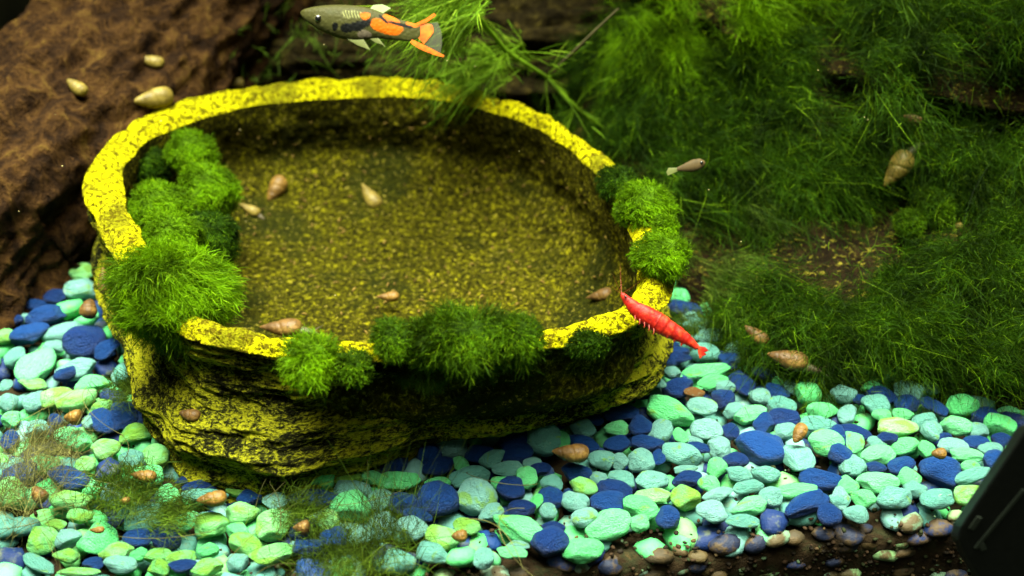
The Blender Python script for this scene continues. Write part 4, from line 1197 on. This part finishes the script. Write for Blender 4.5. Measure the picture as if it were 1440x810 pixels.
# centre line from head to tail in zoomed pixels with half widths
cl = np.array([(250, 185), (300, 245), (370, 315), (450, 365), (540, 418), (620, 470), (700, 512), (780, 560), (840, 605), (880, 640)], float)
hw = np.array([14, 38, 62, 78, 80, 72, 62, 46, 30, 20], float)
def seg_body(name, i0, i1, mat, steps=False):
    t1 = np.linspace(i0, i1, 60); ti = np.arange(len(cl))
    c = np.stack([np.interp(t1, ti, cl[:, k]) for k in range(2)], -1); h_ = np.interp(t1, ti, hw)
    tg = np.gradient(c, axis=0); tg /= np.linalg.norm(tg, axis=1)[:, None]
    nn = np.stack([tg[:, 1], -tg[:, 0]], -1)
    if steps:
        h_ = h_ * (1 + 0.09 * ((t1 * 1.25) % 1.0))
    P = np.zeros((60, 30, 3)); a = np.linspace(0, 2 * math.pi, 30, endpoint=False)
    end = np.clip(np.minimum(np.arange(60), np.arange(60)[::-1]) / 3.0, 0.15, 1) ** 0.5
    for i in range(60):
        for j, q in enumerate(a):
            zz = c[i] + nn[i] * h_[i] * end[i] * math.cos(q)
            P[i, j] = sxy(zz[0], zz[1], 0.7 * h_[i] * end[i] * ss_ * math.sin(q))
    return link(name, grid_mesh(name, P, True), M[mat], shrimp)
seg_body('carapace', 0.0, 4.6, 'shrimp_shell')
seg_body('abdomen', 3.7, 9.0, 'shrimp_shell', True)
for dx, dy in ((66, 62), (84, 22), (30, 88)):
    fin('tail_fan', [[(868, 615), (880, 640), (872, 655)], [(875 + dx * 0.7, 605 + dy * 0.9), (880 + dx, 640 + dy * 0.75), (872 + dx * 0.6, 650 + dy * 0.8)]], 'shrimp_shell', shrimp, 0.02, 0.04, sxy)
for sg in (-1, 1):
    ball('eye', sxy(285, 215, sg * 0.09), 11 * ss_, 'eye_black', shrimp, 1.0)
q = np.linspace(0, 1, 24)
for (ex, ey, dz) in ((170, 20, 0.3), (120, 90, 0.5), (250, -60, -0.2), (400, 60, 0.9)):
    pts = np.array([sxy(255 + (ex - 255) * t_ , 190 + (ey - 190) * t_ + 40 * t_ * (1 - t_), dz * t_) for t_ in q])
    tube('antenna', pts, 0.005 * (1.1 - q), M['shrimp_pale'], shrimp, 5)
for i in range(5):
    x0, y0 = 360 + i * 38, 370 + i * 26
    pts = np.array([sxy(x0 + 6 * t_ - 22 * t_ * t_, y0 + 44 * t_ + 8 * math.sin(t_ * 3), 0.1 + 0.15 * t_) for t_ in q])
    tube('leg', pts, 0.011 * (1.15 - q), M['shrimp_pale'], shrimp, 5)
for i in range(4):
    x0, y0 = 570 + i * 58, 500 + i * 32
    pts = np.array([sxy(x0 - 10 * t_, y0 + 22 * t_, 0.06) for t_ in q])
    tube('swimmeret', pts, 0.03 * (1.1 - q), M['shrimp'], shrimp, 6)

# ------------------------------------------------------------------ hair algae and detritus
def hair_tuft(label, px, py, n, L, spread, direction, mat='hair_algae', z=0.3, wid=0.014, seed=0, curl=0.5, group='hair algae tufts on the gravel', flat=0.5):
    r = np.random.default_rng(seed + int(px))
    c = on_z(px, py, z)
    P0 = r.normal(size=(n, 3)) * np.array([spread, spread, 0.08])
    D = norm(np.array(direction) + flat * r.normal(size=(n, 3)))
    V, Fx, C = strands_np(P0, D, L * r.uniform(0.4, 1.2, n), wid * 0.6, 0.35 * r.normal(size=(n, 3)), curl, r, False)
    return tag(link('hair_algae', mesh_np('hair_algae', V, Fx, C), M[mat], None, c), label, 'algae', group)
hair_tuft('upright tuft of thin green hairs standing on dark mulm', 545, 752, 320, 1.4, 0.4, (0, -0.1, 1), 'moss_olive', 0.1, 0.016, 1, 0.4, flat=0.3)
hair_tuft('dark moss tuft hugging the pebbles among the hair algae', 175, 690, 2200, 0.34, 0.36, (0.2, -0.2, 0.6), 'moss_olive', 0.4, 0.02, 2)
hair_tuft('brown green hair algae on the pebbles left of the bowl foot', 60, 625, 1500, 0.36, 0.36, (0.4, -0.2, 0.4), 'hair_algae', 0.4, 0.015, 3)
hair_tuft('long stringy hair algae in the near gravel corner', 20, 700, 420, 1.8, 0.5, (0.2, 0.0, 0.8), 'hair_algae', 0.3, 0.014, 4)
hair_tuft('flat dark algae wisp over pebbles under the bowl foot', 235, 718, 1300, 0.3, 0.3, (0.9, -0.2, 0.15), 'moss_olive', 0.4, 0.018, 5)
hair_tuft('dark algae wisp beside the blue pebbles at the bowl foot', 425, 715, 1200, 0.3, 0.3, (0.6, -0.2, 0.3), 'moss_olive', 0.4, 0.018, 6)
hair_tuft('algae fringe at the left outer wall of the bowl', 190, 545, 1500, 0.34, 0.3, (0.0, -0.4, 0.4), 'moss_olive', 0.5, 0.018, 7)
hair_tuft('moss clump in the mulm at the front glass', 490, 785, 2600, 0.4, 0.6, (0.2, -0.1, 0.8), 'moss_olive', 0.2, 0.018, 8)
r = np.random.default_rng(77)
n = 28
R0 = []
for i in range(n):
    px, py = (r.uniform(-20, 480), r.uniform(590, 800)) if i < 24 else (r.uniform(560, 760), r.uniform(640, 740))
    R0.append(on_z(px, py, 0.45))
soup = Soup()
for p in R0:
    m = 14; t = np.linspace(0, 1, m)
    a = r.uniform(0, 6.28); L = r.uniform(0.6, 2.2); k1, k2 = r.normal(size=2)
    pts = p + np.stack([L * t * np.cos(a + k1 * t * 1.3), L * t * np.sin(a + k1 * t * 1.3), 0.25 * np.sin(t * 3.1) * abs(k2) + 0.04], -1)
    soup.add(tube_np(pts, 0.007, 4), True)
tag(link('algae_threads', soup.mesh('algae_threads'), M['hair_algae']), 'loose thin algae threads strewn over the pebbles', 'algae', kind='stuff')

# ------------------------------------------------------------------ black plastic housing at the front corner
poly = [(1446, 600), (1352, 740), (1348, 758), (1362, 788), (1400, 850), (1620, 850), (1620, 560)]
yb = -6.6
fr = np.array([on_y(x, y, yb) for x, y in poly])
cen = fr.mean(0)
import bmesh
def prism(name, front, depth, mat, parent, bev):
    bm = bmesh.new()
    a = [bm.verts.new(Vector(p) * S) for p in front]
    bk = [bm.verts.new(Vector(p + depth) * S) for p in front]
    bm.faces.new(a); bm.faces.new(bk[::-1])
    for i in range(len(a)):
        j = (i + 1) % len(a); bm.faces.new((a[i], bk[i], bk[j], a[j]))
    bmesh.ops.recalc_face_normals(bm, faces=bm.faces)
    bmesh.ops.bevel(bm, geom=bm.edges[:], offset=bev * S, segments=3, profile=0.6, affect='EDGES')
    me = bpy.data.meshes.new(name); bm.to_mesh(me); bm.free()
    return link(name, me, mat, parent)
case = thing('plastic_housing', 'black plastic housing with a slanted edge at the front corner of the tank', 'housing', cen)
prism('body', fr - cen, np.array([0.0, 0.35, -0.25]), M['black_plastic'], case, 0.05)
def strip(p0, p1, w):
    a, b_ = on_y(*p0, yb - 0.04), on_y(*p1, yb - 0.04); t_ = norm(b_ - a); s_ = np.cross(t_, np.array([0, 1.0, 0])) * w
    prism('rib', np.array([a - s_, b_ - s_, b_ + s_, a + s_]) - cen, np.array([0, 0.1, 0.0]), M['black_plastic_edge'], case, 0.01)
strip((1372, 772), (1440, 690), 0.03)
strip((1366, 745), (1378, 728), 0.05)
strip((1380, 765), (1384, 774), 0.05)

# ------------------------------------------------------------------ specks drifting in the water
Vs, Fs, n = [], [], 0
r = np.random.default_rng(5)
for i in range(26):
    p = on_y(r.uniform(0, 1440), r.uniform(0, 420), r.uniform(-1, 8))
    if p[2] < 1.5: continue
    Vs.append(ICO2 * r.uniform(0.008, 0.02) * np.array([1, 1, 0.6]) + p); Fs.append(ICO2F + n); n += len(ICO2)
Fa = np.concatenate(Fs)
M['speck'] = plain('speck', (0.2, 0.17, 0.07), 0.6, 0.1)
tag(link('drifting_specks', mesh_np('drifting_specks', np.concatenate(Vs), Fa.ravel(), np.full(len(Fa), 3)), M['speck']), 'tiny pale specks drifting in the water', 'specks', kind='stuff')
print('pebbles', cnt, 'objects', len(bpy.data.objects))
